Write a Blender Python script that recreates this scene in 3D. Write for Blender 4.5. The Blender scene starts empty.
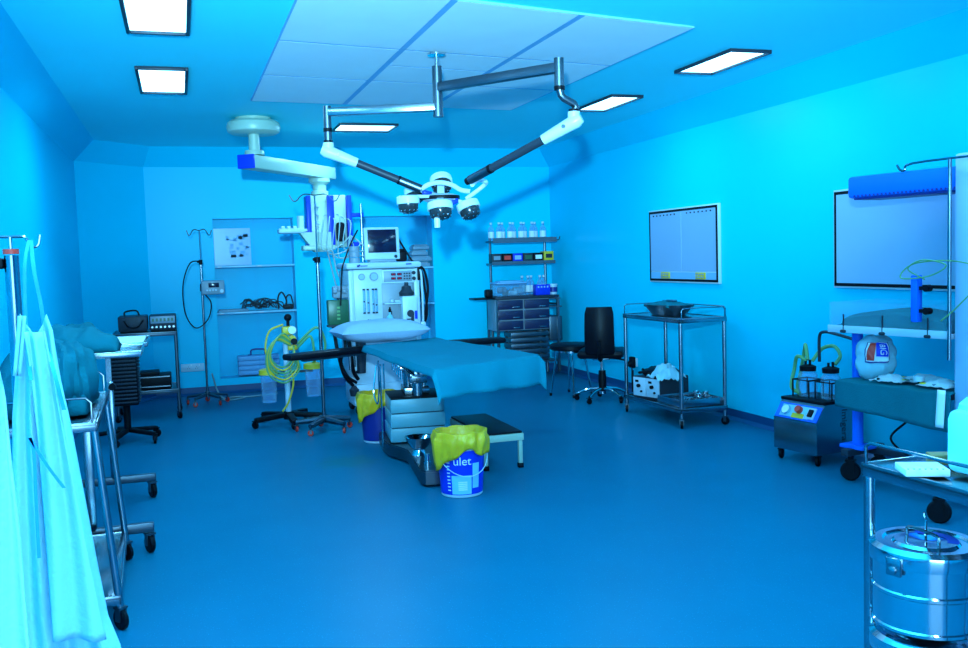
import bpy, bmesh, math, random
from mathutils import Vector, Matrix, noise
random.seed(7)
PI = math.pi
scene = bpy.context.scene
COL = scene.collection
V = Vector

# ------------------------------------------------------------------ camera
F, CX, CY, EYE = 940.0, 484.0, 324.0, 1.5
def _ray(px, py): return V(((px-CX)/F, -(py-CY)/F, -1.0))
_Y = _ray(180, 267).normalized()
_d = 66.4/math.sqrt(1+.031**2)
_n = V((.031, 1.0)).normalized()
_Z = -_ray(CX+_n.x*F*F/_d, CY+_n.y*F*F/_d)
_Z.normalize()
_Z = (_Z-_Y*_Z.dot(_Y)).normalized()
_X = _Y.cross(_Z)
ROT = Matrix((_X, _Y, _Z))
CAM = V((0, 0, EYE))
def FL(px, py, z=0.0):
    r = ROT @ _ray(px, py); return CAM + r*((z-EYE)/r.z)
def AY(px, py, y):
    r = ROT @ _ray(px, py); return CAM + r*(y/r.y)
def AX(px, py, x):
    r = ROT @ _ray(px, py); return CAM + r*(x/r.x)
cd = bpy.data.cameras.new('camera'); cam = bpy.data.objects.new('camera', cd)
COL.objects.link(cam); scene.camera = cam
cd.sensor_width = 36; cd.lens = F/968*36; cd.clip_start = .02; cd.clip_end = 100
cam.matrix_world = Matrix.Translation(CAM) @ ROT.to_4x4()

# ------------------------------------------------------------------ materials
def mat(name, rgb, rough=.5, metal=0.0, var=.06, scale=6.0, bump=0.0, bscale=40.0, spec=.5, coat=0.0, rvar=0.0):
    m = bpy.data.materials.new(name); m.use_nodes = True
    nt = m.node_tree; b = nt.nodes['Principled BSDF']
    b.inputs['Roughness'].default_value = rough
    b.inputs['Metallic'].default_value = metal
    b.inputs['Specular IOR Level'].default_value = spec
    b.inputs['Coat Weight'].default_value = coat
    tc = nt.nodes.new('ShaderNodeTexCoord')
    nz = nt.nodes.new('ShaderNodeTexNoise'); nz.inputs['Scale'].default_value = scale; nz.inputs['Detail'].default_value = 4
    nt.links.new(tc.outputs['Object'], nz.inputs['Vector'])
    mx = nt.nodes.new('ShaderNodeMix'); mx.data_type = 'RGBA'
    mx.inputs['A'].default_value = tuple(max(0, c*(1-var)) for c in rgb)+(1,)
    mx.inputs['B'].default_value = tuple(min(1, c*(1+var)) for c in rgb)+(1,)
    nt.links.new(nz.outputs['Fac'], mx.inputs['Factor'])
    nt.links.new(mx.outputs['Result'], b.inputs['Base Color'])
    if bump:
        n2 = nt.nodes.new('ShaderNodeTexNoise'); n2.inputs['Scale'].default_value = bscale; n2.inputs['Detail'].default_value = 3
        nt.links.new(tc.outputs['Object'], n2.inputs['Vector'])
        bp = nt.nodes.new('ShaderNodeBump'); bp.inputs['Strength'].default_value = bump; bp.inputs['Distance'].default_value = .01
        nt.links.new(n2.outputs['Fac'], bp.inputs['Height']); nt.links.new(bp.outputs['Normal'], b.inputs['Normal'])
    if rvar:
        mr = nt.nodes.new('ShaderNodeMapRange'); mr.inputs['To Min'].default_value = max(.02, rough-rvar); mr.inputs['To Max'].default_value = rough+rvar
        nt.links.new(nz.outputs['Fac'], mr.inputs['Value']); nt.links.new(mr.outputs['Result'], b.inputs['Roughness'])
    return m
def emit(name, rgb, strength):
    m = bpy.data.materials.new(name); m.use_nodes = True
    nt = m.node_tree; nt.nodes.clear()
    o = nt.nodes.new('ShaderNodeOutputMaterial'); e = nt.nodes.new('ShaderNodeEmission')
    e.inputs['Color'].default_value = tuple(rgb)+(1,); e.inputs['Strength'].default_value = strength
    nt.links.new(e.outputs[0], o.inputs[0]); return m
def clear(name, rgb, amount=.8, rough=.05, edge=.45):
    """thin glass or clear plastic: mostly transparent, glossy at grazing angles"""
    m = bpy.data.materials.new(name); m.use_nodes = True
    nt = m.node_tree; nt.nodes.clear()
    o = nt.nodes.new('ShaderNodeOutputMaterial')
    t = nt.nodes.new('ShaderNodeBsdfTransparent'); t.inputs[0].default_value = tuple(rgb)+(1,)
    p = nt.nodes.new('ShaderNodeBsdfPrincipled'); p.inputs['Base Color'].default_value = tuple(c*.9 for c in rgb)+(1,)
    p.inputs['Roughness'].default_value = rough
    lw = nt.nodes.new('ShaderNodeLayerWeight'); lw.inputs['Blend'].default_value = .35
    mr = nt.nodes.new('ShaderNodeMapRange'); mr.inputs['To Min'].default_value = 1-amount; mr.inputs['To Max'].default_value = min(1, 1-amount+edge)
    nt.links.new(lw.outputs['Facing'], mr.inputs['Value'])
    mx = nt.nodes.new('ShaderNodeMixShader')
    nt.links.new(mr.outputs['Result'], mx.inputs[0]); nt.links.new(t.outputs[0], mx.inputs[1]); nt.links.new(p.outputs[0], mx.inputs[2])
    nt.links.new(mx.outputs[0], o.inputs[0]); return m

LC = (0.24, 0.66, 1.0)        # colour of the room's lamps
M = {
 'wall': mat('wall_vinyl', (.001, .62, .86), .33, var=.03, scale=1.5, spec=.07),
 'ceil': mat('ceiling_paint', (.07, .86, .95), .6, var=.03, scale=1.2, spec=.3),
 'base': mat('baseboard_vinyl', (.001, .07, .20), .35),
 'white': mat('white_enamel', (.56, .68, .76), .35, var=.03),
 'cream': mat('cream_enamel', (.40, .52, .42), .35, var=.03),
 'plastic': mat('pale_plastic', (.48, .61, .72), .4, var=.04),
 'grey': mat('grey_enamel', (.24, .31, .38), .4),
 'dgrey': mat('dark_grey', (.022, .03, .045), .45, spec=.25),
 'black': mat('black_rubber', (.003, .003, .006), .5, spec=.15),
 'blackv': mat('black_vinyl', (.003, .003, .007), .45, bump=.15, bscale=60, spec=.15),
 'steel': mat('stainless_steel', (.30, .35, .39), .22, 1.0, var=.08, scale=9, rvar=.06),
 'chrome': mat('chrome', (.62, .66, .70), .10, 1.0, var=.03),
 'dsteel': mat('dull_steel', (.12, .15, .18), .35, 1.0, var=.12, scale=8),
 'blue': mat('royal_blue_enamel', (.006, .04, .62), .35, spec=.2),
 'azure': mat('bright_blue_enamel', (.003, .15, .80), .35, spec=.2),
 'navy': mat('navy_plastic', (.01, .02, .22), .4),
 'teal': mat('teal_linen', (.006, .15, .19), .85, var=.10, scale=14, bump=.35, bscale=120, spec=.03),
 'drape': mat('blue_green_drape', (.004, .20, .28), .85, var=.07, scale=10, bump=.25, bscale=90, spec=.03),
 'gown': mat('pale_gown_cloth', (.36, .66, .76), .85, var=.05, scale=8, bump=.25, bscale=90, spec=.03),
 'tape': mat('blue_cloth_tape', (.02, .32, .70), .8),
 'pillow': mat('white_pillow_cotton', (.33, .44, .60), .85, var=.04, bump=.3, bscale=50, spec=.03),
 'yellow': mat('yellow_bag_film', (.85, .47, .01), .38, var=.10, scale=18, bump=.5, bscale=35),
 'yplas': mat('yellow_plastic', (.80, .52, .02), .4),
 'green': mat('green_rubber_tube', (.14, .36, .13), .5),
 'dgreen': mat('dark_green_plastic', (.02, .11, .05), .35),
 'red': mat('red_plastic', (.95, .05, .03), .4),
 'orange': mat('orange_plastic', (.95, .25, .05), .4),
 'tile': mat('ceiling_tile_mesh', (.92, .92, .94), .6, var=.05, scale=3, spec=.3),
 'tilebar': mat('ceiling_tile_bar', (.20, .45, .72), .5),
 'pipe': mat('dark_bright_pipe', (.22, .26, .30), .16, 1.0),
 'board': mat('white_board_film', (.34, .50, .72), .3, var=.05, scale=2),
 'film': mat('viewer_screen', (.28, .43, .64), .28, var=.05, scale=2),
 'paper': mat('white_paper', (.85, .88, .90), .8),
 'wood': mat('brown_wood', (.35, .20, .08), .6, var=.3, scale=30),
 'screen': mat('dark_screen', (.008, .006, .03), .12),
 'led': mat('lamp_lens_array', (.02, .025, .03), .12),
 'cable': mat('black_cable', (.004, .004, .007), .5, spec=.15),
 'pcable': mat('pale_tube', (.26, .38, .40), .4),
 'lightblue': mat('light_blue_plastic', (.25, .62, .80), .3),
 'cyan': mat('cyan_liquid_plastic', (.25, .80, .88), .3),
 'drawer': mat('drawer_front', (.012, .014, .06), .35),
 'box': mat('column_cover_enamel', (.11, .36, .44), .4, var=.04),
 'glass': clear('clear_glass', (.72, .90, 1.0), .92, edge=.4),
 'pane': clear('thin_pane', (.93, .98, 1.0), .985, edge=.12),
 'bag': clear('clear_film', (.85, .95, 1.0), .55, .2),
 'diff': emit('lamp_diffuser', LC, 9.0),
 'redled': emit('red_digits', (1, .02, .05), .6),
}
def floor_mat():
    m = mat('speckled_floor_vinyl', (.001, .145, .25), .34, var=.10, scale=2.2, spec=.06)
    nt = m.node_tree; b = nt.nodes['Principled BSDF']
    src = b.inputs['Base Color'].links[0].from_socket
    tc = [n for n in nt.nodes if n.type == 'TEX_COORD'][0]
    v = nt.nodes.new('ShaderNodeTexVoronoi'); v.inputs['Scale'].default_value = 85
    nt.links.new(tc.outputs['Object'], v.inputs['Vector'])
    cr = nt.nodes.new('ShaderNodeValToRGB'); cr.color_ramp.elements[0].position = .10; cr.color_ramp.elements[1].position = .22
    cr.color_ramp.elements[0].color = (1, 1, 1, 1); cr.color_ramp.elements[1].color = (0, 0, 0, 1)
    nt.links.new(v.outputs['Distance'], cr.inputs[0])
    v2 = nt.nodes.new('ShaderNodeMath'); v2.operation = 'MULTIPLY'
    nt.links.new(cr.outputs[0], v2.inputs[0])
    sp = nt.nodes.new('ShaderNodeSeparateColor'); nt.links.new(v.outputs['Color'], sp.inputs[0])
    nt.links.new(sp.outputs[0], v2.inputs[1])
    mx = nt.nodes.new('ShaderNodeMix'); mx.data_type = 'RGBA'
    mx.inputs['B'].default_value = (.01, .26, .42, 1)
    nt.links.new(v2.outputs[0], mx.inputs['Factor']); nt.links.new(src, mx.inputs['A'])
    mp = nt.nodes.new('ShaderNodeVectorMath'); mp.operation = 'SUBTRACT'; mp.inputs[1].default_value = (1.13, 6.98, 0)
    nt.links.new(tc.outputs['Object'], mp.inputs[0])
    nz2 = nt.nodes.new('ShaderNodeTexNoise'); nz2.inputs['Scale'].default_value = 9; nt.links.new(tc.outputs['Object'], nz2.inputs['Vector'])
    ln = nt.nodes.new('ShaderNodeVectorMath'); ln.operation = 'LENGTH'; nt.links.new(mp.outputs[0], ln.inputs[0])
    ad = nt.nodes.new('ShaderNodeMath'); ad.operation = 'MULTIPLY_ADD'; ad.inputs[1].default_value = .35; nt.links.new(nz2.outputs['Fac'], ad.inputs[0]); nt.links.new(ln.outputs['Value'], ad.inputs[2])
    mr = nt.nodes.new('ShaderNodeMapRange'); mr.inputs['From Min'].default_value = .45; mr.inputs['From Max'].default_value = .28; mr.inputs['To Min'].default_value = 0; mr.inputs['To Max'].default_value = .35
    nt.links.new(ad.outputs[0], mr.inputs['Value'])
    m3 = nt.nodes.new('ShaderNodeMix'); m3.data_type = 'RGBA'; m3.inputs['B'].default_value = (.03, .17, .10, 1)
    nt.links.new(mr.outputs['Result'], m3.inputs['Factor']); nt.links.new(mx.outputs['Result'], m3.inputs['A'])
    nt.links.new(m3.outputs['Result'], b.inputs['Base Color'])
    return m
M['floor'] = floor_mat()

# ------------------------------------------------------------------ mesh builder
def catmull(pts, n=8, closed=False):
    pts = [V(p) for p in pts]; out = []
    m = len(pts); segs = m if closed else m-1
    for i in range(segs):
        p1, p2 = pts[i], pts[(i+1) % m]
        p0 = pts[i-1] if (i > 0 or closed) else p1*2-p2
        p3 = pts[(i+2) % m] if (i+2 < m or closed) else p2*2-p1
        for k in range(n):
            t = k/n
            out.append(.5*((2*p1)+(p2-p0)*t+(2*p0-5*p1+4*p2-p3)*t*t+(3*p1-p0-3*p2+p3)*t**3))
    if not closed: out.append(pts[-1])
    return out
class MB:
    def __init__(s): s.v = []; s.f = []
    def add(s, vs, fs):
        b = len(s.v); s.v += [V(p) for p in vs]; s.f += [tuple(b+i for i in f) for f in fs]; return s
    def box(s, c, d, bev=0.0, rz=0.0, R=None, taper=None):
        c = V(c); x, y, z = d[0]/2, d[1]/2, d[2]/2
        if R is None: R = Matrix.Rotation(rz, 3, 'Z')
        bm = bmesh.new(); bmesh.ops.create_cube(bm, size=1)
        for q in bm.verts:
            k = 1.0
            if taper and q.co.z > 0: k = taper
            q.co = V((q.co.x*2*x*k, q.co.y*2*y*k, q.co.z*2*z))
        if bev: bmesh.ops.bevel(bm, geom=bm.edges[:], offset=min(bev, x*.9, y*.9, z*.9), segments=2, affect='EDGES', profile=.5)
        bm.verts.index_update()
        s.add([c+R@q.co for q in bm.verts], [[q.index for q in f.verts] for f in bm.faces]); bm.free(); return s
    def bar(s, p, q, w, h, up=(0, 0, 1), bev=0.0):
        """box-section bar from p to q"""
        p, q = V(p), V(q); a = (q-p); L = a.length; a.normalize()
        u = V(up); sd = u.cross(a)
        if sd.length < 1e-4: sd = V((1, 0, 0)).cross(a)
        sd.normalize(); u = a.cross(sd)
        return s.box((p+q)/2, (L, w, h), bev, R=Matrix((a, sd, u)).transposed())
    def cyl(s, p, q, r, r2=None, n=16, caps=True):
        p, q = V(p), V(q); r2 = r if r2 is None else r2
        a = (q-p).normalized(); u = a.orthogonal().normalized(); w = a.cross(u)
        ring = [u*math.cos(2*PI*i/n)+w*math.sin(2*PI*i/n) for i in range(n)]
        vs = [p+k*r for k in ring]+[q+k*r2 for k in ring]
        fs = [(i, (i+1) % n, n+(i+1) % n, n+i) for i in range(n)]
        if caps: fs += [tuple(range(n-1, -1, -1)), tuple(range(n, 2*n))]
        return s.add(vs, fs)
    def tube(s, pts, r, n=8, closed=False, smooth=0):
        if smooth: pts = catmull(pts, smooth, closed)
        pts = [V(p) for p in pts]; m = len(pts)
        if m < 2: return s
        rs = r if isinstance(r, (list, tuple)) else [r]*m
        if len(rs) != m: rs = [rs[min(len(rs)-1, int(i*len(rs)/m))] for i in range(m)]
        vs = []; u = None
        for i in range(m):
            if closed: t = pts[(i+1) % m]-pts[i-1]
            else: t = pts[min(i+1, m-1)]-pts[max(i-1, 0)]
            if t.length < 1e-9: t = V((0, 0, 1))
            t.normalize()
            if u is None: u = t.orthogonal().normalized()
            else:
                u = u-t*u.dot(t)
                u = u.normalized() if u.length > 1e-6 else t.orthogonal().normalized()
            w = t.cross(u)
            vs += [pts[i]+(u*math.cos(2*PI*k/n)+w*math.sin(2*PI*k/n))*rs[i] for k in range(n)]
        fs = []
        for i in range(m if closed else m-1):
            a, b = i*n, ((i+1) % m)*n
            fs += [(a+k, a+(k+1) % n, b+(k+1) % n, b+k) for k in range(n)]
        if not closed: fs += [tuple(range(n-1, -1, -1)), tuple((m-1)*n+k for k in range(n))]
        return s.add(vs, fs)
    def lathe(s, prof, c=(0, 0, 0), n=24, R=None):
        c = V(c); vs = []; fs = []; m = len(prof)
        for r, z in prof:
            for k in range(n):
                p = V((r*math.cos(2*PI*k/n), r*math.sin(2*PI*k/n), z))
                vs.append(c+(R@p if R else p))
        for i in range(m-1):
            a, b = i*n, (i+1)*n
            fs += [(a+k, a+(k+1) % n, b+(k+1) % n, b+k) for k in range(n)]
        if prof[0][0] > 1e-5: fs.append(tuple(range(n-1, -1, -1)))
        if prof[-1][0] > 1e-5: fs.append(tuple((m-1)*n+k for k in range(n)))
        return s.add(vs, fs)
    def prism(s, poly, z0, z1):
        n = len(poly)
        vs = [V((p[0], p[1], z0)) for p in poly]+[V((p[0], p[1], z1)) for p in poly]
        return s.add(vs, [tuple(range(n-1, -1, -1)), tuple(range(n, 2*n))]+[(i, (i+1) % n, n+(i+1) % n, n+i) for i in range(n)])
    def extr(s, pts, d):
        """closed 3-D polygon pushed along vector d"""
        n = len(pts); pts = [V(p) for p in pts]; d = V(d)
        return s.add(pts+[p+d for p in pts], [tuple(range(n-1, -1, -1)), tuple(range(n, 2*n))]+[(i, (i+1) % n, n+(i+1) % n, n+i) for i in range(n)])
    def grid(s, fn, nu, nv, closed_u=False):
        vs = []; cu = nu if closed_u else nu+1
        for j in range(nv+1):
            for i in range(cu): vs.append(V(fn(i/nu, j/nv)))
        fs = []
        for j in range(nv):
            for i in range(nu):
                a, b = j*cu+i, j*cu+(i+1) % cu
                fs.append((a, b, b+cu, a+cu))
        return s.add(vs, fs)
    def ball(s, c, r, n=16, m=10, fn=None):
        r = V(r) if hasattr(r, '__len__') else V((r, r, r)); c = V(c)
        vs = []; fs = []
        for j in range(1, m):
            for i in range(n):
                th, ph = PI*j/m, 2*PI*i/n
                d = V((math.sin(th)*math.cos(ph), math.sin(th)*math.sin(ph), math.cos(th)))
                k = fn(d) if fn else 1
                vs.append(c+V((d.x*r.x, d.y*r.y, d.z*r.z))*k)
        t = len(vs); vs += [c+V((0, 0, r.z)), c-V((0, 0, r.z))]
        for j in range(m-2):
            for i in range(n):
                a, b = j*n+i, j*n+(i+1) % n
                fs.append((a, a+n, b+n, b))
        for i in range(n):
            fs.append((t, i, (i+1) % n)); fs.append((t+1, (m-2)*n+(i+1) % n, (m-2)*n+i))
        return s.add(vs, fs)
def mesh(name, mb, m, off=V((0, 0, 0)), R=None):
    me = bpy.data.meshes.new(name)
    inv = R.inverted() if R is not None else None
    me.from_pydata([tuple(inv@(v-off)) if inv is not None else tuple(v-off) for v in mb.v], [], mb.f)
    me.validate()
    bm = bmesh.new(); bm.from_mesh(me); bmesh.ops.recalc_face_normals(bm, faces=bm.faces); bm.to_mesh(me); bm.free()
    me.polygons.foreach_set('use_smooth', [True]*len(me.polygons))
    me.set_sharp_from_angle(angle=.6)
    me.materials.append(M[m] if isinstance(m, str) else m)
    return me
def tag(o, label, cat, group=None):
    o['label'] = label; o['category'] = cat
    if group: o['group'] = group
def struct(name, mb, m):
    o = bpy.data.objects.new(name, mesh(name, mb, m)); COL.objects.link(o); o['kind'] = 'structure'; return o
class Thing:
    """an Empty at the thing's base; parts are given in world coordinates (world=True) or in the thing's own frame"""
    def __init__(s, name, label, cat, loc, rz=0.0, group=None, world=False):
        s.o = bpy.data.objects.new(name, None); COL.objects.link(s.o)
        s.o.location = loc; s.o.rotation_euler = (0, 0, rz); s.o.empty_display_size = .1
        tag(s.o, label, cat, group); s.w = world; s.loc = V(loc); s.R = Matrix.Rotation(rz, 3, 'Z')
    def part(s, name, mb, m, parent=None, label=None, solid=0.0, sub=0, soff=0.0):
        me = mesh(name, mb, m, s.loc, s.R) if s.w else mesh(name, mb, m)
        o = bpy.data.objects.new(name, me); COL.objects.link(o); o.parent = parent or s.o
        if label: o['label'] = label
        mods(o, solid, sub, soff); return o
def mods(o, solid=0.0, sub=0, soff=0.0):
    if sub:
        q = o.modifiers.new('smooth', 'SUBSURF'); q.levels = sub; q.render_levels = sub
    if solid:
        q = o.modifiers.new('thick', 'SOLIDIFY'); q.thickness = solid; q.offset = soff
def single(name, mb, m, label, cat, loc=None, group=None, solid=0.0, sub=0):
    """a thing of one mesh, built in world coordinates"""
    if loc is None:
        lo = [min(v[i] for v in mb.v) for i in range(3)]; hi = [max(v[i] for v in mb.v) for i in range(3)]
        loc = V(((lo[0]+hi[0])/2, (lo[1]+hi[1])/2, lo[2]))
    o = bpy.data.objects.new(name, mesh(name, mb, m, V(loc))); COL.objects.link(o); o.location = loc
    tag(o, label, cat, group); mods(o, solid, sub); return o
def dup(root, loc, rz=None, label=None, group=None):
    r = root.copy(); COL.objects.link(r); r.location = loc
    if rz is not None: r.rotation_euler = (0, 0, rz)
    if label: r['label'] = label
    if group: r['group'] = group
    for ch in list(root.children):
        c = ch.copy(); COL.objects.link(c); c.parent = r
        for g in ch.children:
            d = g.copy(); COL.objects.link(d); d.parent = c
    return r
def text_mb(body, size, R, loc, depth=.001):
    """lettering as mesh; R maps text x,y,normal to the target frame"""
    cu = bpy.data.curves.new('lettering', 'FONT'); cu.body = body; cu.size = size; cu.extrude = depth; cu.align_x = 'CENTER'; cu.align_y = 'CENTER'
    o = bpy.data.objects.new('lettering', cu); COL.objects.link(o)
    bpy.context.view_layer.update()
    me = o.evaluated_get(bpy.context.evaluated_depsgraph_get()).to_mesh()
    mb = MB().add([V(loc)+R@v.co for v in me.vertices], [tuple(p.vertices) for p in me.polygons])
    bpy.data.objects.remove(o); bpy.data.curves.remove(cu); return mb
def frame3(x, y):
    x = V(x).normalized(); y = V(y); y = (y-x*y.dot(x)).normalized()
    return Matrix((x, y, x.cross(y))).transposed()
def caster(t, p, top, r=.04, tyre='black', fork='dsteel', rz=0.0, wd=.022):
    """swivel castor under point p (on the floor): fork part with a wheel sub-part"""
    x, y = p[0], p[1]; ax = V((math.cos(rz), math.sin(rz), 0))
    f = MB()
    f.cyl((x, y, r*1.9), (x, y, top), r*.32, n=10)
    for s in (-1, 1): f.bar(V((x, y, r*.8))+ax*s*(wd*.5+.004), V((x, y, r*2.05))+ax*s*(wd*.5+.004), .006 if r > .03 else .004, r*.7, up=ax.cross(V((0, 0, 1))))
    f.box((x, y, r*2.1), (wd+.02, wd+.02, r*.2), rz=rz)
    fo = t.part('caster', f, fork)
    w = MB(); c = V((x, y, r))
    pr = [(r*.3, -wd/2), (r*.88, -wd/2), (r, -wd*.32), (r, wd*.32), (r*.88, wd/2), (r*.3, wd/2)]
    w.lathe(pr, c, 18, frame3(ax.cross(V((0, 0, 1))), V((0, 0, 1))))
    t.part('wheel', w, tyre, fo)
    return fo

# ------------------------------------------------------------------ the room
XL, XR, YB, YF, ZC, CV = -1.0, 4.6, 11.4, -1.6, 2.85, .21
CH = (-.34, 10.74)                                   # the chamfered corner: x on the back wall, y on the left wall
struct('floor', MB().box((1.8, 4.9, -.05), (6.6, 14.0, .1)), 'floor')
struct('ceiling', MB().box((1.8, 4.9, ZC+.05), (6.6, 14.0, .1)), 'ceil')
struct('wall_right', MB().box((XR+.08, 4.9, ZC/2), (.16, 13.6, ZC)), 'wall')
struct('wall_left', MB().box((XL-.08, (YF-.3+CH[1])/2, ZC/2), (.16, CH[1]-YF+.3, ZC)), 'wall')
DX0, DX1, DZ = -.75, 1.35, 2.25                         # the open doorway the picture is taken from
struct('wall_front', MB().box(((XL-.2+DX0)/2, YF-.08, ZC/2), (DX0-XL+.2, .16, ZC)).box(((DX1+XR+.2)/2, YF-.08, ZC/2), (XR+.2-DX1, .16, ZC)).box(((DX0+DX1)/2, YF-.08, (DZ+ZC)/2), (DX1-DX0, .16, ZC-DZ)), 'wall')
struct('wall_corner', MB().prism([(XL, CH[1]), (CH[0], YB), (CH[0], YB+.2), (XL-.2, YB+.2), (XL-.2, CH[1])], 0, ZC), 'wall')
RC = [(.38, 1.31), (2.12, 3.02)]; RZ = (.17, 2.05)
wb = MB()
for a, b in ((CH[0], RC[0][0]), (RC[0][1], RC[1][0]), (RC[1][1], XR+.1)):
    wb.box(((a+b)/2, YB+.15, ZC/2), (b-a, .3, ZC))
for a, b in RC:
    wb.box(((a+b)/2, YB+.15, RZ[0]/2), (b-a, .3, RZ[0])); wb.box(((a+b)/2, YB+.15, (RZ[1]+ZC)/2), (b-a, .3, ZC-RZ[1]))
    wb.box(((a+b)/2, YB+.32, 1.1), (b-a+.2, .04, 2.2))
struct('wall_back', wb, 'wall')
path = [V((XR, YF, 0)), V((XR, YB, 0)), V((CH[0], YB, 0)), V((XL, CH[1], 0)), V((XL, YF, 0))]
def inset(d):
    out = []
    for i, p in enumerate(path):
        def nrm(a, b):
            t = (b-a).normalized(); return V((-t.y, t.x, 0))
        if i == 0: out.append(p+nrm(path[0], path[1])*d); continue
        if i == len(path)-1: out.append(p+nrm(path[-2], path[-1])*d); continue
        n1, n2 = nrm(path[i-1], p), nrm(p, path[i+1]); k = (n1+n2); out.append(p+k*(d/(1+n1.dot(n2))))
    return out
cov = inset(CV)
for i, nm in enumerate(('trim_1', 'trim_2', 'trim_3', 'trim_4')):
    a, b, c, d = path[i], path[i+1], cov[i+1], cov[i]
    z1, z2 = V((0, 0, ZC-CV)), V((0, 0, ZC))
    struct(nm, MB().add([a+z1, b+z1, c+z2, d+z2, a+z2, b+z2], [(0, 1, 2, 3), (0, 4, 5, 1), (3, 2, 5, 4), (0, 3, 4), (1, 5, 2)]), 'wall')
bs, bt = inset(.035), inset(.006)
for i, nm in enumerate(('baseboard_right', 'baseboard_back', 'baseboard_corner', 'baseboard_left')):
    z0, zm, z1 = V((0, 0, .001)), V((0, 0, .03)), V((0, 0, .095))
    a, b = path[i], path[i+1]
    struct(nm, MB().add([bs[i]+z0, bs[i+1]+z0, bt[i+1]+zm, bt[i]+zm, bt[i+1]+z1, bt[i]+z1, b+z1, a+z1],
                        [(0, 1, 2, 3), (3, 2, 4, 5), (5, 4, 6, 7)]), 'base')

# ------------------------------------------------------------------ ceiling lights
LIGHTS = [  # centre x, y, size x, size y, lit-power factor, label (None: beyond the frame)
 (-.05, 7.25, .30, .90, 1.2, 'recessed ceiling light over the left side, the whole square-looking panel in view'),
 (-.05, 5.27, .30, .96, 1, 'recessed ceiling light cut off by the top edge, above the other left one'),
 (3.75, 5.97, .30, .74, .3, 'slanted bright ceiling light nearest the right wall above the blank viewers'),
 (3.71, 7.75, .28, .76, .5, 'smaller ceiling light just right of the bent lamp arm'),
 (1.84, 9.46, .56, .46, 1.3, 'thin ceiling light behind the left lamp arm near the back wall'),
]
def area(x, y, z, sx, sy, power, col=LC):
    l = bpy.data.lights.new('lamp_light', 'AREA'); l.shape = 'RECTANGLE'; l.size = sx; l.size_y = sy
    l.energy = power; l.color = col
    o = bpy.data.objects.new('lamp_light', l); COL.objects.link(o); o.location = (x, y, z); return o
PW = 23
for x, y, sx, sy, k, lab in LIGHTS:
    t = Thing('ceiling_light', lab, 'ceiling light', (x, y, ZC), group='recessed ceiling lights')
    f = MB(); w = .012 if x > 1 else .022
    for s in (-1, 1):
        f.box((s*(sx/2+w/2), 0, -.012), (w, sy+2*w, .026), .004); f.box((0, s*(sy/2+w/2), -.012), (sx, w, .026), .004)
    t.part('frame', f, 'dgrey')
    t.part('diffuser', MB().box((0, 0, -.004), (sx, sy, .008)), 'diff')
    area(x, y, ZC-.03, sx*.9, sy*.9, PW*k)
for x, y in ((-.05, 3.2), (-.05, 1.0), (3.75, 3.9), (3.75, 1.8), (1.85, 1.0)):      # the same fittings, nearer than the frame shows
    area(x, y, ZC-.03, .3, .9, PW*(2.2 if x < 3 else 1.0))

# laminar flow panel in the ceiling
def pz(p): return V((p[0], p[1], 0))
NL, NR, FR_, FL_ = pz((.63, 4.62)), pz((3.02, 5.09)), pz((2.96, 8.22)), pz((.62, 8.01))
def bil(u, v): return (NL*(1-u)+NR*u)*(1-v)+(FL_*(1-u)+FR_*u)*v
t = Thing('laminar_flow_panel', 'pale ceiling panel of square tiles above the operating table', 'ceiling panel', bil(.5, .5)+V((0, 0, ZC)), world=True)
pl = [bil(*q)+V((0, 0, ZC-.012)) for q in ((0, 0), (1, 0), (1, 1), (0, 1))]
t.part('backing_frame', MB().extr(pl, (0, 0, .012)), 'tilebar')
us = [(.004, .325), (.343, .655), (.674, .996)]; vs_ = [(.003, .352), (.36, .668), (.676, .997)]
for i, (u0, u1) in enumerate(us):
    for j, (v0, v1) in enumerate(vs_):
        for (a, b) in ([(v0, v1)] if not (i == 1 and j == 1) else [(v0, .50), (.506, v1)]):
            q = [bil(u, v)+V((0, 0, ZC-.0126)) for u, v in ((u0, a), (u1, a), (u1, b), (u0, b))]
            t.part('tile', MB().extr(q, (0, 0, .0005)), 'tile')

# ------------------------------------------------------------------ surgical light on its two-armed ceiling column
hub = V((1.655, 6.0, 0))
t = Thing('surgical_light', 'white multi-pod surgical lamp hung on two jointed steel arms from the ceiling', 'surgical lamp', (hub.x, hub.y, ZC), world=True)
b = MB(); b.cyl((hub.x, hub.y, ZC-.02), (hub.x, hub.y, 2.74), .014); b.cyl((hub.x, hub.y, ZC-.03), (hub.x, hub.y, ZC-.019), .06)
t.part('ceiling_rod', b, 'chrome')
b = MB(); b.cyl((hub.x, hub.y, 2.44), (hub.x, hub.y, 2.75), .032, n=20); b.cyl((hub.x, hub.y, 2.425), (hub.x, hub.y, 2.44), .034, n=20)
t.part('column', b, 'dsteel')
le = AY(327, 112, 6.3); le.z = 2.49
re = AY(559, 70, 5.2); re.z = 2.60
b = MB(); b.bar((hub.x, hub.y, 2.49), le, .05, .055, bev=.008); t.part('left_arm', b, 'steel')
b = MB(); b.bar((hub.x, hub.y, 2.615), re, .05, .06, bev=.008); t.part('right_arm', b, 'dsteel')
lk = AY(327, 152, 6.3)
b = MB(); b.cyl((le.x, le.y, 2.53), (le.x, le.y, lk.z+.05), .026, n=18); jl = t.part('left_joint', b, 'dsteel')
t.part('collar', MB().cyl((le.x, le.y, 2.36), (le.x, le.y, 2.385), .029), 'black', jl); t.part('collar', MB().cyl((le.x, le.y, lk.z+.055), (le.x, le.y, lk.z+.075), .031), 'black', jl)
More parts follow.
